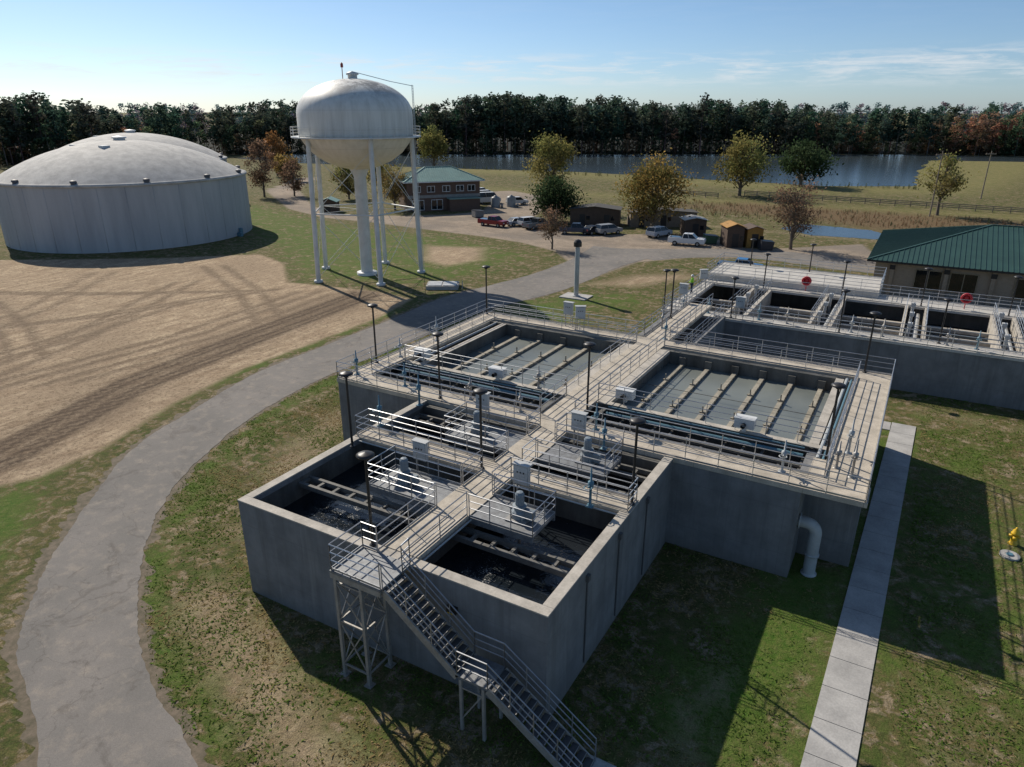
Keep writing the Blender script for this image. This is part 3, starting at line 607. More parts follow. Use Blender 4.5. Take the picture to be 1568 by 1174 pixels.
for i_ in range(n):
    t0=2*math.pi*i_/n;t1=2*math.pi*(i_+1)/n; P=Vector((7.7*math.cos(t0),7.7*math.sin(t0),17.0));Q=Vector((7.7*math.cos(t1),7.7*math.sin(t1),17.0))
    for l in (.4,.75,1.1): a.tube(P+Vector((0,0,l)),Q+Vector((0,0,l)),.025,4)
    if i_%2==0:a.tube(P,P+Vector((0,0,1.1)),.03,4)
for s_ in (-.22,.22):
    a_=math.radians(20); u_=Vector((math.cos(a_),math.sin(a_),0)); w_=Vector((-math.sin(a_),math.cos(a_),0))
    a.tube(u_*7.4+w_*s_+Vector((0,0,17)),u_*7.3+w_*s_+Vector((0,0,22.7)),.035,5); a.tube(u_*7.3+w_*s_+Vector((0,0,22.6)),u_*4.6+w_*s_+Vector((0,0,23.1)),.03,5)
    a.tube(u_*4.6+w_*s_+Vector((0,0,23.1)),w_*s_+Vector((0,0,24.2)),.03,5); a.tube(lp(4,0)+u_*.4+w_*s_,lp(4,17)+u_*.4+w_*s_,.03,4)
for k in range(18): zz=17.2+.3*k; a.tube(u_*7.35-w_*.22+Vector((0,0,zz)),u_*7.35+w_*.22+Vector((0,0,zz)),.02,4)
a.done("balcony",wt_,[m_white]); a=MB(); a.tube((-1,-.6,23.2),(-1,-.6,24.6),.05,5); a.lathe((-1,-.6,24.6),[(.0,0),(.16,.05),(.16,.45),(0,.6)],8); a.done("beacon",wt_,[M("beacon_red",(.3,.04,.03),.4,fine=0)])
# ------------------------------------------------------------ ground storage tanks
m_tank=M("tank_wall_paint",(.44,.45,.46),.7,col2=(.33,.34,.355),scale=.5,stretch=(1,1,.12),fine=.06)
m_dome=M("tank_dome",(.52,.50,.46),.8,col2=(.33,.32,.305),scale=.7,fine=.25)
def gst(cx,cy):
    e=grp("storage_tank",(cx,cy,0)); a=MB(); a.lathe((0,0,0),[(19,0),(19,9.6)],128)
    for k in range(32):
        t=2*math.pi*k/32; a.beam((19.0*math.cos(t),19.0*math.sin(t),.05),(19.0*math.cos(t),19.0*math.sin(t),9.44),.05,.05)
    a.done("wall",e,[m_tank],True)
    a=MB(); a.lathe((0,0,0),[(19.003,9.45),(19.22,9.45),(19.22,9.75),(18.6,9.9)],128,0); 
    Rs=(18.6**2+5.4**2)/(2*5.4); pr=[(18.6,9.9)]
    for k in range(1,13): r_=18.6*(1-k/12); pr.append((r_,9.9+math.sqrt(Rs*Rs-r_*r_)-(Rs-5.4)))
    a.lathe((0,0,0),pr,128,0)
    a.done("dome",e,[m_dome],True); a=MB()
    a.lathe((0,0,15.2),[(.9,0),(.9,.35),(1.15,.4),(1.1,.6),(0,.8)],20)
    for k in range(12):
        t=2*math.pi*k/12+.1; a.lathe((18.5*math.cos(t),18.5*math.sin(t),9.85),[(.38,0),(.38,.25),(.5,.3),(.42,.55),(0,.68)],12,1)
    a.box(4,-6.2,14.1,5.2,-5.0,14.75); a.box(-3.6,-6.4,14.2,-2.6,-5.4,14.75)
    a.done("roof_vents",e,[m_white,M("vent_dark",(.10,.10,.11),.6,fine=0)],False)
    a=MB(); a.lathe((17.9,7.3,0),[(.35,0),(.35,1.2),(0,1.3)],10); a.box(17.2,6.4,.0,18.8,6.9,.6); a.done("valve_box",e,[m_teal]); 
gst(-110,58); gst(-146.7,84)
# ------------------------------------------------------------ buildings
def metal_roof(name,c):
    return M(name,c,.5,.1,col2=tuple(x*.8 for x in c),scale=.5,fine=.04)
m_roofg=metal_roof("roof_green",(.035,.088,.073)); m_rooft=metal_roof("roof_teal",(.21,.34,.30))
def brick(name,c1,c2):
    m,nt,b=newmat(name); v=posvec(nt); br=N(nt,"ShaderNodeTexBrick"); br.inputs["Scale"].default_value=2.5
    mp=N(nt,"ShaderNodeMapping"); mp.inputs["Rotation"].default_value=(math.pi/2,0,0); nt.links.new(v,mp.inputs[0]); nt.links.new(mp.outputs[0],br.inputs["Vector"])
    br.inputs["Color1"].default_value=(*c1,1);br.inputs["Color2"].default_value=(*c2,1);br.inputs["Mortar"].default_value=(*[x*1.3 for x in c1],1)
    nt.links.new(br.outputs[0],b.inputs["Base Color"]); b.inputs["Roughness"].default_value=.9; return m
m_brickt=brick("tan_brick",(.36,.28,.205),(.30,.23,.17)); m_brickd=brick("brown_brick",(.13,.08,.06),(.10,.065,.05))
def hiproof(a,x0,y0,x1,y1,z,rise,ov=.9,seam=.5,mi=0):
    X0_,Y0_,X1_,Y1_=x0-ov,y0-ov,x1+ov,y1+ov; w_=X1_-X0_;d_=Y1_-Y0_; hlf=min(w_,d_)/2
    if w_>=d_: A=(X0_+hlf,(Y0_+Y1_)/2,z+rise);B=(X1_-hlf,(Y0_+Y1_)/2,z+rise)
    else: A=((X0_+X1_)/2,Y0_+hlf,z+rise);B=((X0_+X1_)/2,Y1_-hlf,z+rise)
    c=[(X0_,Y0_,z),(X1_,Y0_,z),(X1_,Y1_,z),(X0_,Y1_,z)]
    if w_>=d_: a.add(c+[A,B],[(0,1,5,4),(1,2,5),(2,3,4,5),(3,0,4)],mi)
    else: a.add(c+[A,B],[(0,1,4),(1,2,5,4),(2,3,5),(3,0,4,5)],mi)
    a.box(X0_,Y0_,z-.22,X1_,Y1_,z-.01,mi+1)
    sl=rise/hlf
    x=X0_+seam
    while x<X1_-.1:
        run=min(x-X0_,X1_-x,d_/2) 
        for s_,yy in ((1,Y0_),(-1,Y1_)): a.beam((x,yy,z+.03),(x,yy+s_*run,z+run*sl+.03),.05,.06,mi)
        x+=seam
    y=Y0_+seam
    while y<Y1_-.1:
        run=min(y-Y0_,Y1_-y,w_/2)
        for s_,xx in ((1,X0_),(-1,X1_)): a.beam((xx,y,z+.03),(xx+s_*run,y,z+run*sl+.03),.05,.06,mi)
        y+=seam
    for p_,q_ in ((c[0],A),(c[3],A if w_>=d_ else B),(c[1],B if w_>=d_ else A),(c[2],B),(A,B)): a.beam((p_[0],p_[1],p_[2]+.05),(q_[0],q_[1],q_[2]+.05),.22,.08,mi)
def window(a,x,z,w_,h_,y,mg=1,mf=2,nm=2):
    a.box(x,y-.02,z,x+w_,y-.003,z+h_,mg)
    for q in range(nm+1): xx=x+w_*q/nm; a.box(xx-.05,y-.08,z,xx+.05,y-.021,z+h_,mf)
    for zz in (z,z+h_): a.box(x-.05,y-.09,zz-.05,x+w_+.05,y-.022,zz+.05,mf)
ob=grp("brick_office_building"); a=MB(); bx0,by0,bx1,by1=4.4,74.4,34,96.5
a.box(bx0,by0,0,bx1,by1,3.8); a.box(bx0-.03,by0-.03,0,bx1+.03,by0-.002,.9,3)
for x in (8.6,12.0,18,23): window(a,x,1.1,2.6,2.1,by0,1,5)
for y in (79,84,89): a.box(bx0-.02,y,1.1,bx0-.003,y+1.8,3.0,1); a.box(bx0-.06,y-.05,1.0,bx0-.021,y+1.85,1.1,2)
for x in (6.2,11.6,16,21.5): a.box(x-.2,by0-.25,0,x+.2,by0-.035,3.78,0); a.box(x-.28,by0-.3,3.0,x+.28,by0-.253,3.5,4)
a.done("walls",ob,[m_brickt,m_glass,m_dark,M("stone_base",(.30,.27,.23),.85),m_dark,M("window_frame_tan",(.30,.24,.16),.6,fine=0)])
a=MB(); hiproof(a,bx0,by0,bx1,by1,4.0,3.2); a.done("roof",ob,[m_roofg,m_dark])
ob=grp("brown_brick_building",(-85.6,102.9,0),math.radians(49.4)); a=MB()
a.box(0,0,0,15.7,10,5.9); a.box(-.03,-.03,2.7,15.73,-.003,3.3,3)
for x in (1.2,4.2,7.5,10.5,13): window(a,x,3.9,1.6,1.2,0)
for x in (1.0,5.0): window(a,x,.3,2.4,2.0,0)
a.box(8.5,-2.2,0,15,-.035,2.5,0); a.box(8.3,-2.5,2.5,15.2,-.033,2.68,4)
a.done("walls",ob,[m_brickd,m_glass,m_white,M("band_stone",(.30,.29,.27),.8),m_rooft]); a=MB(); hiproof(a,0,0,15.7,10,6.1,2.5); a.done("roof",ob,[m_rooft,m_white])
def shed(name,x,y,rz,w_,d_,h_,wall,roof,rise=.6,doors=1):
    e=grp(name,(x,y,0),rz); a=MB(); a.box(0,0,0,w_,d_,h_)
    a.prism([(0,h_+.003),(w_,h_+.003),(w_,h_+.004),(w_/2,h_+rise),(0,h_+.004)],.02,d_-.02,0)
    for k in range(doors): xx=w_*(k+.5)/doors; a.box(xx-.5,-.03,0,xx+.5,-.003,min(2.1,h_-.3),2); a.box(xx+.75,-.03,1.1,xx+1.35,-.003,1.8,3)
    for s_ in (0,1):
        xa=-.25 if s_==0 else w_+.25; za=h_-.1*rise
        a.add([(xa,-.3,za+.08),(w_/2,-.3,h_+rise+.1),(w_/2,d_+.3,h_+rise+.1),(xa,d_+.3,za+.08),(xa,-.3,za),(w_/2,-.3,h_+rise+.02),(w_/2,d_+.3,h_+rise+.02),(xa,d_+.3,za)],[(0,1,2,3),(4,7,6,5),(0,4,5,1),(3,2,6,7),(0,3,7,4)],1)
    a.done("shell",e,[wall,roof,m_dark,m_glass]); return e
m_brown=M("brown_siding",(.10,.065,.045),.8); m_ochre=M("ochre_siding",(.42,.22,.05),.8); m_roofl=M("light_metal_roof",(.45,.42,.37),.5); m_roofd=M("dark_shingle",(.07,.065,.06),.9)
r30=math.radians(30)
shed("brown_portable_building",-48.5,103.5,r30*.6,9,4.5,3,m_brown,m_roofd,.5,2)
shed("long_low_shed",-38,107,r30,12,4,2.6,M("tan_siding",(.22,.18,.14),.8),m_roofd,.4,3)
shed("storage_shed",-26.4,102,r30,3.6,3.5,2.7,m_brown,m_roofl,.35,1)
shed("wooden_shed",-17.6,95,r30,2.6,3.6,3.1,m_brown,m_ochre,.5,1); shed("wooden_shed",-14.9,96.6,r30,2.4,3.2,2.8,m_ochre,m_brown,.4,1)
shed("small_pump_house",-101,93,r30,3.5,3,2.2,m_brown,m_rooft,.7,1)
def dumpster(x,y,rz,c):
    e=grp("dumpster",(x,y,0),rz); a=MB(); a.prism([(-1,.15),(.8,.15),(1,1.2),(-1,1.4)],-.9,.9,0)
    a.add([(-1.05,-.95,1.42),(1.05,-.95,1.22),(1.05,.95,1.22),(-1.05,.95,1.42),(-1.05,-.95,1.47),(1.05,-.95,1.27),(1.05,.95,1.27),(-1.05,.95,1.47)],[(0,3,2,1),(4,5,6,7),(0,1,5,4),(1,2,6,5),(2,3,7,6),(3,0,4,7)],1)
    for q in (-.6,.6): a.box(-.9,q*1.3-.1,0,.8,q*1.3+.1,.148,1)
    a.done("bin",e,[c,m_dark])
dumpster(-20.8,97.5,.5,M("bin_green",(.03,.09,.05),.6)); dumpster(-12,96.5,.5,M("bin_dark",(.04,.04,.045),.6)); dumpster(-69,104,1.0,M("bin_grey",(.2,.2,.2),.6))
m_ftank=M("tank_grey",(.30,.31,.31),.5)
def htank(x,y,rz):
    e=grp("chemical_storage_tank",(x,y,0),rz); a=MB(); a.lathe((0,0,0),[(1.0,0),(1.0,1.9),(.85,2.15),(.3,2.35),(.3,2.5),(0,2.5)],24); a.tube((1.0,0,.3),(1.6,0,.3),.08,8,1); a.box(1.5,-.2,0,1.8,.2,.7,1); a.done("tank",e,[m_ftank,m_galv],True)
for p in ((-74,119),(-71.5,121.5)): htank(*p,0)
# ------------------------------------------------------------ vehicles
def vehicle(name,x,y,rz,kind,col):
    e=grp(name,(x,y,0),rz); c=paint(name+"_paint",col); a=MB(); W_=.95
    if kind=='pickup':
        a.prism([(-2.8,.45),(2.7,.45),(2.85,.6),(2.85,.95),(2.7,1.12),(1.5,1.2),(-.55,1.2),(-.6,1.2),(-2.85,1.22),(-2.9,.6)],-W_,W_); cab=(-.62,1.55,-.5,.85,1.2,1.85)
        a.box(-2.75,-.8,1.222,-.7,.8,1.235,1)
    elif kind=='suv':
        a.prism([(-2.3,.4),(2.3,.4),(2.45,.6),(2.4,1.0),(1.3,1.12),(-2.35,1.15),(-2.4,.6)],-W_,W_); cab=(-2.3,1.35,-2.05,.6,1.12,1.75)
    elif kind=='van':
        a.prism([(-3,.4),(2.7,.4),(2.8,1.1),(2.0,1.5),(-3,1.5)],-1,1); cab=(-3.0,2.0,-2.95,1.2,1.5,2.5)
    else:
        a.prism([(-2.2,.35),(2.2,.35),(2.3,.5),(2.25,.8),(1.1,.95),(-1.7,.98),(-2.25,.95),(-2.3,.5)],-.9,.9); cab=(-1.7,1.2,-1.1,.3,.96,1.45)
    xa,xb,xc,xd,z0_,z1_=cab; w0=W_-.05;w1=W_-.22
    vs=[(xa,-w0,z0_),(xb,-w0,z0_),(xb,w0,z0_),(xa,w0,z0_),(xc,-w1,z1_),(xd,-w1,z1_),(xd,w1,z1_),(xc,w1,z1_)]
    a.add(vs,[(0,1,5,4),(1,2,6,5),(2,3,7,6),(3,0,4,7)],1); a.add([(p[0],p[1],p[2]+.004) for p in vs[4:]]+[(p[0],p[1],p[2]-.06) for p in vs[4:]],[(0,1,2,3),(0,4,5,1),(1,5,6,2),(2,6,7,3),(3,7,4,0)],0)
    for s_ in (-1,1):
        for f in (0,.48,1): 
            p=Vector((xa+(xb-xa)*f,s_*w0,z0_));q=Vector((xc+(xd-xc)*f,s_*w1,z1_)); a.beam(p,q,.08,.05,0)
    L_=2.85 if kind in('pickup','van') else 2.3
    for s_ in (-1,1): a.box(L_-.02,s_*.6-.2,.7,L_+.02,s_*.6+.2,.88,3); a.box(-L_-.03,s_*.72-.1,.75,-L_+.02,s_*.72+.1,1.0,4)
    a.done("body",e,[c,m_glass,m_dark,m_white,m_red],bevel=.03); a=MB()
    wx=1.75 if kind in('pickup','van') else 1.4
    for sx_ in (-1,1):
        for sy in (-1,1):
            a.tube((sx_*wx,sy*.72,.37),(sx_*wx,sy*.98,.37),.37,16,0,cap=True); a.tube((sx_*wx,sy*.981,.37),(sx_*wx,sy*.99,.37),.2,12,1,cap=True)
    a.done("wheels",e,[m_rubber,m_galv])
vehicle("white_pickup_truck",-23.6,94.2,math.radians(8),'pickup',(.70,.70,.69))
vehicle("silver_suv",-30,99.5,math.radians(70),'suv',(.45,.47,.5)); vehicle("dark_blue_pickup_truck",-43.5,95.2,math.radians(20),'pickup',(.03,.05,.09))
vehicle("grey_suv",-38.5,97.8,math.radians(60),'suv',(.3,.3,.3)); vehicle("black_car",-40.8,96.8,math.radians(70),'sedan',(.02,.02,.025))
vehicle("red_pickup_truck",-60.3,95.5,math.radians(-5),'pickup',(.22,.015,.02)); vehicle("silver_car",-56.8,98.5,math.radians(60),'sedan',(.35,.38,.42))
vehicle("white_suv",-54.3,98.8,math.radians(65),'suv',(.6,.6,.6)); vehicle("grey_pickup_truck",-52,97.2,math.radians(70),'pickup',(.16,.17,.18))
vehicle("blue_pickup_truck",-11.5,78,math.radians(5),'pickup',(.03,.16,.38))
vehicle("white_van",-82,127,math.radians(60),'van',(.65,.65,.65)); vehicle("white_van",-86,131,math.radians(60),'van',(.6,.6,.6)); vehicle("white_box_truck",-79,124,math.radians(50),'van',(.62,.62,.6)); vehicle("white_suv",-72,125,math.radians(50),'suv',(.6,.6,.6))
# ------------------------------------------------------------ small things
e=grp("standpipe_vent",(-24.6,55.3,0)); a=MB(); a.lathe((0,0,0),[(.27,.1),(.27,5.6),(.22,5.65),(.22,5.75)],16,0); a.lathe((0,0,5.75),[(.22,0),(.45,.02),(.45,.5),(.3,.75),(0,.85)],16,1); a.box(-1.6,-1.2,0,1.6,1.2,.12,2); a.lathe((0,0,0),[(.45,.12),(.45,.2),(.27,.21)],16,0); a.done("pipe",e,[m_box,m_dark,m_side],False)
e=grp("concrete_vault",(-40.5,51.5,0),math.radians(30)); a=MB(); a.box(-1.9,-1.3,0,1.9,1.3,.45,0); a.box(-1.7,-1.1,.453,-.1,1.1,.52,1); a.box(.1,-1.1,.453,1.7,1.1,.52,1); a.tube((2.4,-.8,0),(2.4,-.8,1),.05,6,1); a.done("vault",e,[m_side,m_box])
e=grp("fire_hydrant",(15.1,21.3,0)); a=MB(); a.lathe((0,0,0),[(.2,0),(.2,.06),(.14,.08),(.13,.55),(.19,.57),(.19,.63),(.16,.66),(.13,.78),(.05,.86),(.05,.93),(0,.93)],16); 
for s_ in (-1,1): a.tube((0,0,.45),(s_*.24,0,.45),.07,10,cap=True)
a.tube((0,0,.42),(0,-.26,.42),.09,10,cap=True); a.done("body",e,[m_yellow],True)
e=grp("valve_box_collar",(14.9,20.0,0)); a=MB(); a.lathe((0,0,0),[(.42,0),(.42,.1),(.2,.101),(.2,.09),(0,.09)],24,0); a.lathe((0,0,.1),[(.16,0),(.14,.05),(0,.06)],16,1); a.done("collar",e,[m_side,m_teal])
e=grp("wooden_fence"); a=MB(); m_wood=M("weathered_wood",(.27,.22,.17),.9)
for (ax,ay),(cx,cy) in (((-31.7,168.6),(60,160)),((-52,163),(-36,160))):
    n=int(math.hypot(cx-ax,cy-ay)/3)
    for k in range(n+1): x=ax+(cx-ax)*k/n;y=ay+(cy-ay)*k/n; a.box(x-.08,y-.08,0,x+.08,y+.08,1.3)
    for zz in (.5,.85,1.2): a.beam((ax,ay-.12,zz),(cx,cy-.12,zz),.05,.16)
a.done("rails",e,[m_wood])
def upole(x,y,h,arm=True):
    e=grp("utility_pole",(x,y,0),r30); a=MB(); a.lathe((0,0,0),[(.16,0),(.10,h),(0,h)],8)
    if arm:
        a.box(-1.2,-.08,h-.8,1.2,.08,h-.6)
        for q in (-1.1,-.4,.4,1.1): a.lathe((q,0,h-.6),[(.05,0),(.07,.1),(0,.2)],6)
    a.done("pole",e,[m_wood])
upole(9,150,12.5); upole(-73,150,8,False); upole(-60,175,9,False); upole(19,190,11)
def person(x,y,z,rz):
    e=grp("worker_in_hi_vis_vest",(x,y,z),rz)
    def skin(name,V,E,Rr,mat,sub=1):
        me=bpy.data.meshes.new(name); me.from_pydata(V,E,[]); o=bpy.data.objects.new(name,me); link(o); o.parent=e
        s=o.modifiers.new("s","SKIN")
        for i_,r_ in enumerate(Rr): me.skin_vertices[0].data[i_].radius=(r_,r_); me.skin_vertices[0].data[i_].use_root=(i_==0)
        q=o.modifiers.new("u","SUBSURF"); q.levels=sub;q.render_levels=sub; me.materials.append(mat); return o
    skin("trousers",[(0,0,.95),(.1,0,.88),(.12,.02,.5),(.13,-.02,.1),(.13,.12,.05),(-.1,0,.88),(-.12,.0,.5),(-.14,-.04,.1),(-.14,.10,.05)],[(0,1),(1,2),(2,3),(3,4),(0,5),(5,6),(6,7),(7,8)],[.13,.1,.07,.055,.045,.1,.07,.055,.045],M("navy_trousers",(.03,.04,.07),.9,fine=0))
    skin("hi_vis_jacket",[(0,0,.95),(0,0,1.2),(0,0,1.4),(.2,0,1.42),(.27,.05,1.15),(.2,.27,1.05),(-.2,0,1.42),(-.27,.05,1.15),(-.2,.27,1.05)],[(0,1),(1,2),(2,3),(3,4),(4,5),(2,6),(6,7),(7,8)],[.15,.16,.13,.07,.055,.045,.07,.055,.045],M("hi_vis_green",(.35,.75,.05),.8,fine=0))
    sk=M("skin",(.40,.24,.17),.6,fine=0)
    V=[(0,0,1.42),(0,0,1.52),(0,.015,1.6),(0,.01,1.7)];skin("head",V,[(0,1),(1,2),(2,3)],[.06,.055,.095,.09],sk,2)
    for s_ in (-1,1):
        V=[(s_*.2,.27,1.05),(s_*.19,.34,1.03)];E=[(0,1)];Rr=[.035,.038]
        for k in range(4):
            b_=len(V); V+=[(s_*(.165+.018*k),.39,1.02),(s_*(.165+.018*k),.42,1.0),(s_*(.165+.018*k),.42,.975)];E+=[(1,b_),(b_,b_+1),(b_+1,b_+2)];Rr+=[.009]*3
        b_=len(V);V+=[(s_*.14,.35,1.03),(s_*.13,.39,1.01)];E+=[(1,b_),(b_,b_+1)];Rr+=[.011,.01]
        skin("hand",V,E,Rr,sk)
    a=MB(); a.lathe((0,.01,1.66),[(.17,0),(.13,.01),(.125,.07),(.08,.13),(0,.15)],16); a.done("hard_hat",e,[m_white],True)
    a=MB(); a.add([(-.02,.1,1.62),(.02,.1,1.62),(0,.13,1.6),(0,.1,1.65)],[(0,1,2),(0,2,3),(1,3,2)]); a.done("nose",e,[sk])
person(-9.55,48.6,HF,math.radians(90))
# ------------------------------------------------------------ vegetation
def leafmat(name,trans=.35):
    m=bpy.data.materials.new(name); m.use_nodes=True; nt=m.node_tree; nt.nodes.clear()
    at=N(nt,"ShaderNodeAttribute",attribute_name="Col"); d=N(nt,"ShaderNodeBsdfDiffuse"); o=N(nt,"ShaderNodeOutputMaterial")
    nt.links.new(at.outputs["Color"],d.inputs[0])
    if trans:
        t=N(nt,"ShaderNodeBsdfTranslucent"); mx=N(nt,"ShaderNodeMixShader"); nt.links.new(at.outputs["Color"],t.inputs[0]); mx.inputs[0].default_value=trans
        nt.links.new(d.outputs[0],mx.inputs[1]);nt.links.new(t.outputs[0],mx.inputs[2]);nt.links.new(mx.outputs[0],o.inputs[0])
    else: nt.links.new(d.outputs[0],o.inputs[0])
    return m
m_leaf=leafmat("leaf_foliage",.45); m_pine=leafmat("pine_foliage",.3); m_bark=M("bark",(.16,.13,.10),.95)
def quads(C,size,flat=0.0,r=rng):
    n=len(C); a=r.normal(size=(n,3)); a/=np.linalg.norm(a,axis=1)[:,None]+1e-9; b_=r.normal(size=(n,3)); b_-=a*(a*b_).sum(1)[:,None]; b_/=np.linalg.norm(b_,axis=1)[:,None]+1e-9
    if flat: a[:,2]*=flat; b_[:,2]*=flat
    s=(size*r.uniform(.6,1.3,n))[:,None]
    V=np.stack([C-a*s,C-b_*s*.6,C+a*s,C+b_*s*.6],1).reshape(-1,3); F=np.arange(4*n).reshape(-1,4); return V,F
def tree(name,x,y,Ht,Rc,cb,cols,n=3200,ls=.26,tr=.3,nc=34,sq=1.0,gap=.27,lean=0,bare=False):
    e=grp(name,(x,y,0)); r=np.random.default_rng(int(abs(x*7+y*13))); rd_=random.Random(int(abs(x*3+y)))
    zc=(Ht*(1+cb))/2; hz=Ht*(1-cb)/2
    C=[]
    while len(C)<nc:
        p=r.uniform(-1,1,3); d=np.linalg.norm(p)
        if d>1 or d<.25: continue
        wd=1.0-.35*max(0,p[2])*sq
        C.append((p[0]*Rc*.82*wd,p[1]*Rc*.82*wd,zc+p[2]*hz*.85))
    C=np.array(C); a=MB(); top=Vector((lean,0,Ht*.8))
    P=[Vector((0,0,0))]+[Vector((lean*t_+rd_.uniform(-.15,.15),rd_.uniform(-.15,.15),Ht*.8*t_)) for t_ in (.25,.5,.75,1)]
    for k in range(4): a.tube(P[k],P[k+1],tr*(1-.22*k),7,0,tr*(1-.22*(k+1)))
    for c in C:
        cz=c[2]; t_=max(.12,min(.85,(cz-Rc*.6)/(Ht*.8))); q=t_*4; i_=min(3,int(q)); s_=P[i_].lerp(P[i_+1],q-i_); m_=(s_+Vector(c))*.5+Vector((rd_.uniform(-.3,.3),rd_.uniform(-.3,.3),rd_.uniform(0,.4)))
        a.tube(s_,m_,tr*.28,5,0,tr*.17); a.tube(m_,c,tr*.17,4,0,tr*.05)
        if bare:
            for _ in range(7):
                q_=Vector(c)+Vector((rd_.gauss(0,1),rd_.gauss(0,1),rd_.gauss(.3,.8)))*Rc*.28; a.tube(m_.lerp(Vector(c),rd_.random()),q_,.03,3,0,.012)
    a.done("trunk_and_limbs",e,[m_bark])
    idx=r.integers(0,nc,n); sg=Rc*gap*r.uniform(.6,1.2,nc); L_=C[idx]+r.normal(size=(n,3))*sg[idx][:,None]*np.array([1,1,.75])*.75
    V,F=quads(L_,ls,r=r); cl=np.array(cols)[r.integers(0,len(cols),nc)][idx]*r.uniform(.6,1.35,(nc,1))[idx]*r.uniform(.75,1.25,(n,1))
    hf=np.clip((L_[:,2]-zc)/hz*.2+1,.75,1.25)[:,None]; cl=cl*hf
    col=np.repeat(np.concatenate([cl,np.ones((n,1))],1),4,0)
    npmesh("foliage",V,F,[m_leaf],col,e)
YG=[(.23,.21,.07),(.26,.22,.08),(.16,.17,.06)]; OR=[(.33,.22,.07),(.25,.18,.065),(.17,.15,.05)]; BR=[(.24,.15,.10),(.18,.125,.08)]; DG=[(.045,.072,.032),(.06,.085,.04)]
tree("cypress_tree",-143.4,192,15.5,6.2,.15,YG,3600,.34,.4)
tree("cypress_tree",-61.9,122.5,16.3,5.4,.18,YG,5600,.23,.4)
tree("live_oak_tree",-53,106,8.6,5.2,.08,DG,6000,.24,.4,44)
tree("autumn_oak_tree",-32.8,104,13.0,6.2,.15,OR,7500,.22,.42,44)
tree("cypress_tree",-32.8,168,14.6,7.3,.16,YG,5000,.3,.45)
tree("live_oak_tree",-23.8,201,11.8,7.6,.2,DG,4200,.38,.5,30)
tree("bare_sycamore_tree",-8.7,98.6,11,4.3,.18,BR,2600,.16,.28,40,bare=True)
tree("cypress_tree",10.3,152.6,12,4.6,.2,YG,1800,.26,.32,26,bare=True)
tree("bare_maple_tree",-40.4,80.3,6.6,2.6,.2,BR,1500,.13,.16,30,bare=True)
tree("bare_maple_tree",-89.9,103.9,10,3.8,.15,OR,2100,.21,.25,34,bare=True)
tree("cypress_tree",-112,114,8.5,4.2,.15,YG,1800,.28,.25,bare=True)
tree("bare_maple_tree",-132.9,106.9,14,4.2,.15,BR,2600,.24,.28,36,bare=True)
tree("bare_maple_tree",-128,112,9,3.5,.1,BR,1500,.25,.24,30,bare=True)
tree("red_maple_tree",-175,150,14,4.2,.12,[(.30,.15,.06),(.22,.13,.06)],2600,.3,.3)
tree("cypress_tree",-118,132,9,4,.1,YG,1800,.3,.3); tree("autumn_oak_tree",-160,140,9,4,.1,OR,1800,.34,.3)
# pine forest
def pine_var(seed,kind):
    r=np.random.default_rng(seed)
    if kind=='pine': base,n,w_,nc=r.uniform(.22,.4),380,.15,24; g=(.066,.092,.060)  # pine green lifted and blued, carrying haze in the colour
    else: base,n,w_,nc=.05,420,.22,24; g={'dec':(.27,.165,.095),'grn':(.10,.125,.065)}[kind]
    zz=np.sort(r.uniform(base,1,nc)); tt=(zz-base)/(1-base)
    rad=(w_*(np.sin(np.clip(tt*1.0+.18,0,1.1)*math.pi/1.12)**.7+.12) if kind!='pine' else w_*(1.05-.75*tt**2)*(.55+.45*np.sin(np.clip(tt*4,0,1)*1.57)))*r.uniform(.5,1.15,nc); an=r.uniform(0,6.28,nc)
    C=np.stack([np.cos(an)*rad*.7,np.sin(an)*rad*.7,zz*.97],1); idx=r.integers(0,nc,n); L_=C[idx]+r.normal(size=(n,3))*np.array([.045,.045,.028]); 
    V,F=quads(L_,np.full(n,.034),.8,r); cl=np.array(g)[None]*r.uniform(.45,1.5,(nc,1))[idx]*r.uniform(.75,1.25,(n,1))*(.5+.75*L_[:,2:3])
    tv=[];R0=.010
    for z_,rr_ in ((0,R0),(.9,R0*.35)):
        for k in range(4): tv.append((rr_*math.cos(k*1.571),rr_*math.sin(k*1.571),z_))
    tf=np.array([(k,(k+1)%4,(k+1)%4+4,k+4) for k in range(4)])+len(V)
    return np.concatenate([V,np.array(tv)]),np.concatenate([F,tf]),np.concatenate([np.repeat(cl,4,0),np.tile(np.array([[.22,.18,.15]]),(8,1))])
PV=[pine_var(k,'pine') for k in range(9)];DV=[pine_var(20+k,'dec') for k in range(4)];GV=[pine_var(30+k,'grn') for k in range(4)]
def forest(name,items):
    VV=[];FF=[];CC=[];o=0
    for (x,y,h_,vset,tint) in items:
        V,F,C=vset[rng.integers(len(vset))]; a_=rng.uniform(0,6.28); c_,s_=math.cos(a_),math.sin(a_); k=h_*rng.uniform(.9,1.2)
        W_=np.stack([(V[:,0]*c_-V[:,1]*s_)*k+x,(V[:,0]*s_+V[:,1]*c_)*k+y,V[:,2]*h_],1); VV.append(W_);FF.append(F+o);o+=len(V); CC.append(np.clip(C*np.array(tint),0,1))
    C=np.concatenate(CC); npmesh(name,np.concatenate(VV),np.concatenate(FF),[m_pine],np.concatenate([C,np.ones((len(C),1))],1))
line=[(-360,20),(-318,90),(-296,140),(-285,180),(-284,215),(-262,241),(-206,270),(-83,342),(-4,388),(42,397),(150,440),(260,490)]
items=[];P=[Vector(p) for p in line]
def hvar(s): return 2.2*math.sin(s*.021)+1.6*math.sin(s*.057+1)+1.2*math.sin(s*.13+2)
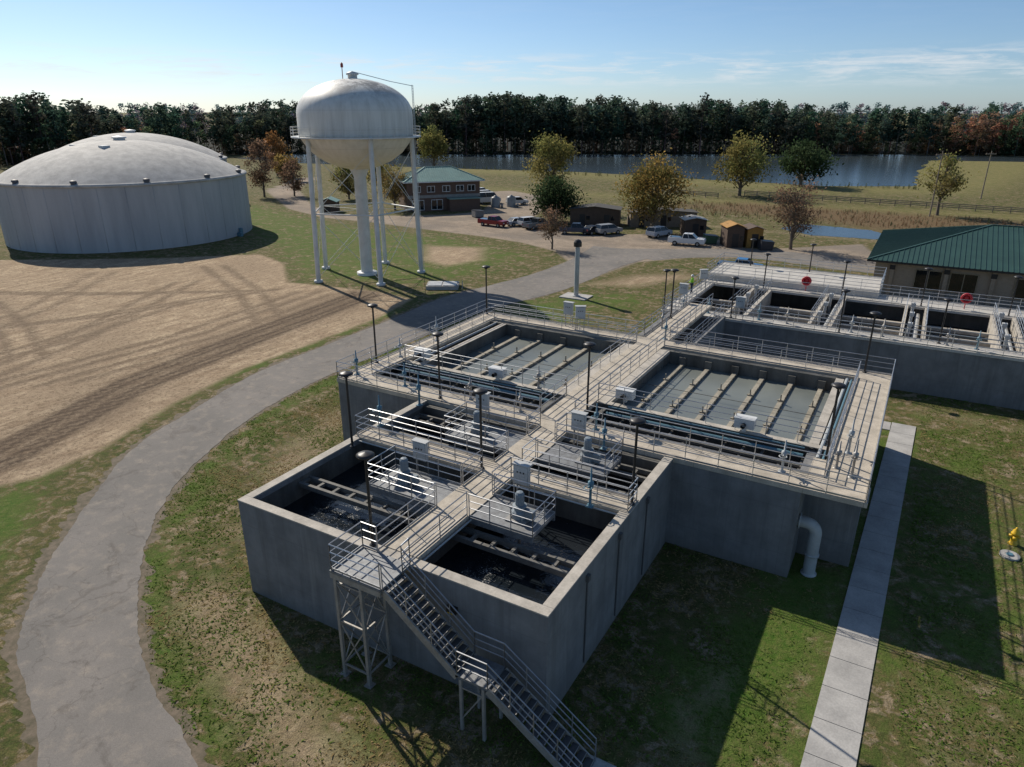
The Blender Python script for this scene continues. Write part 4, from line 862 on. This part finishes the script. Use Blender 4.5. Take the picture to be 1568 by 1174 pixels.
for row in range(6):
    s0=0
    for k in range(len(P)-1):
        d=P[k+1]-P[k]; nrm=Vector((-d.y,d.x)).normalized(); n_=max(1,int(d.length/(4.5+row*.35)))
        for q in range(n_):
            p=P[k]+d*((q+rng.uniform(0,1))/n_)+nrm*(2+row*6.5+rng.uniform(-3,3)); right=p.x>-60
            h_=rng.uniform(18,24.5)+hvar(s0+q*4.5)
            u=rng.uniform(); vs_=PV
            pr=.3 if p.x<0 else .9
            if right and u<pr and row<5: vs_=DV if u<pr*.65 else GV; h_*=rng.uniform(.6,.9)
            elif p.x<-270 and u<.35: vs_=DV if u<.15 else GV; h_*=.7
            elif row==0 and u<.25: vs_=DV if u<.07 else GV; h_*=.5
            t_=1+.10*row; items.append((p.x,p.y,h_,vs_,(t_*rng.uniform(.75,1.35),t_*rng.uniform(.9,1.15),t_*1.1)))  # back rows lighter, all slightly bluer: haze painted into the foliage tint
        s0+=d.length
for k in range(len(P)-1):
    d=P[k+1]-P[k]; nrm=Vector((-d.y,d.x)).normalized(); 
    for row in range(4):
        n_=int(d.length/3.6)
        for q in range(n_): 
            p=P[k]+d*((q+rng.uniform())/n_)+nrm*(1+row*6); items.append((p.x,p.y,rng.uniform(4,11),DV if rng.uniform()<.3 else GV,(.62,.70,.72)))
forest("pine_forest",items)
items=[]
for k in range(520):
    a_=math.radians(rng.uniform(68,172)); R_=rng.uniform(620,900); items.append((8.5+R_*math.cos(a_),-16.7+R_*math.sin(a_),rng.uniform(18,26),GV if rng.uniform()<.5 else DV,(1.0,1.3,2.4)))  # strong blue tint paints distance haze into the leaf colour
forest("distant_treeline",items)
items=[]
for k in range(900):
    t_=rng.uniform(); x_=-42+72*t_; y_=rng.uniform(128,150); items.append((x_,y_,rng.uniform(.3,.8),DV if rng.uniform()<.7 else GV,(1.0,1.0,1.0)))
for k in range(160):
    t_=rng.uniform(); items.append((-150+160*t_,209+rng.uniform(-2.5,1)-6*math.sin(t_*3.1),rng.uniform(.5,1.4),GV,(1.2,1.1,.8)))
forest("reed_bank",items)
# grass tufts in the foreground
n=260000; gx=rng.uniform(-34,22,n); gy=rng.uniform(-12,42,n)
def inside(poly): return sdf(poly,gx,gy)
ok=(inside([(a_,b_) for a_,b_ in outer[1:14]]+[(22,47),(26,-20)])>.2)&(inside(outer[1:14]+inner[1:14][::-1])<-.15)
ok&=~((gx>-14.6)&(gx<.3)&(gy>-.1)&(gy<13)); ok&=~((gx>-21)&(gx<8.6)&(gy>12.8)&(gy<42)); ok&=~((gx>7.6)&(gx<10.7)); ok&=(gy<41.4)
def vnoise(sc,seed):
    r=np.random.default_rng(seed); G=r.uniform(size=(256,256)); u=(gx+60)*sc; v_=(gy+60)*sc; iu=u.astype(int);iv=v_.astype(int);fu=u-iu;fv=v_-iv; fu=fu*fu*(3-2*fu);fv=fv*fv*(3-2*fv); iu%=255;iv%=255
    return (G[iu,iv]*(1-fu)+G[iu+1,iv]*fu)*(1-fv)+(G[iu,iv+1]*(1-fu)+G[iu+1,iv+1]*fu)*fv
nz=vnoise(.45,1)*.5+vnoise(1.3,2)*.3+vnoise(3.7,3)*.2
ok&=(nz+rng.normal(size=n)*.10>.47)
nz2=vnoise(.3,5)*.6+vnoise(1.1,6)*.4
gx,gy,nz2=gx[ok],gy[ok],nz2[ok]; n=len(gx); an=rng.uniform(0,6.28,n); hh=rng.uniform(.015,.07,n); ww_=rng.uniform(.015,.05,n)
B0=np.stack([gx,gy,np.zeros(n)],1); dx=np.stack([np.cos(an)*ww_,np.sin(an)*ww_,np.zeros(n)],1); up=np.stack([rng.normal(0,.07,n),rng.normal(0,.07,n),hh],1)
V=np.stack([B0-dx,B0+dx,B0+up+dx*.4,B0+up-dx*.5],1).reshape(-1,3)
f_=np.clip((nz2-.50)/.14+rng.normal(size=n)*.2,0,1)[:,None]; base=(np.array([[.125,.19,.04]])*(1-f_)+np.array([[.33,.25,.12]])*f_)*rng.uniform(.7,1.35,(n,1))
npmesh("grass",V,np.arange(4*n).reshape(-1,4),[m_leaf],np.repeat(np.concatenate([base,np.ones((n,1))],1),4,0))
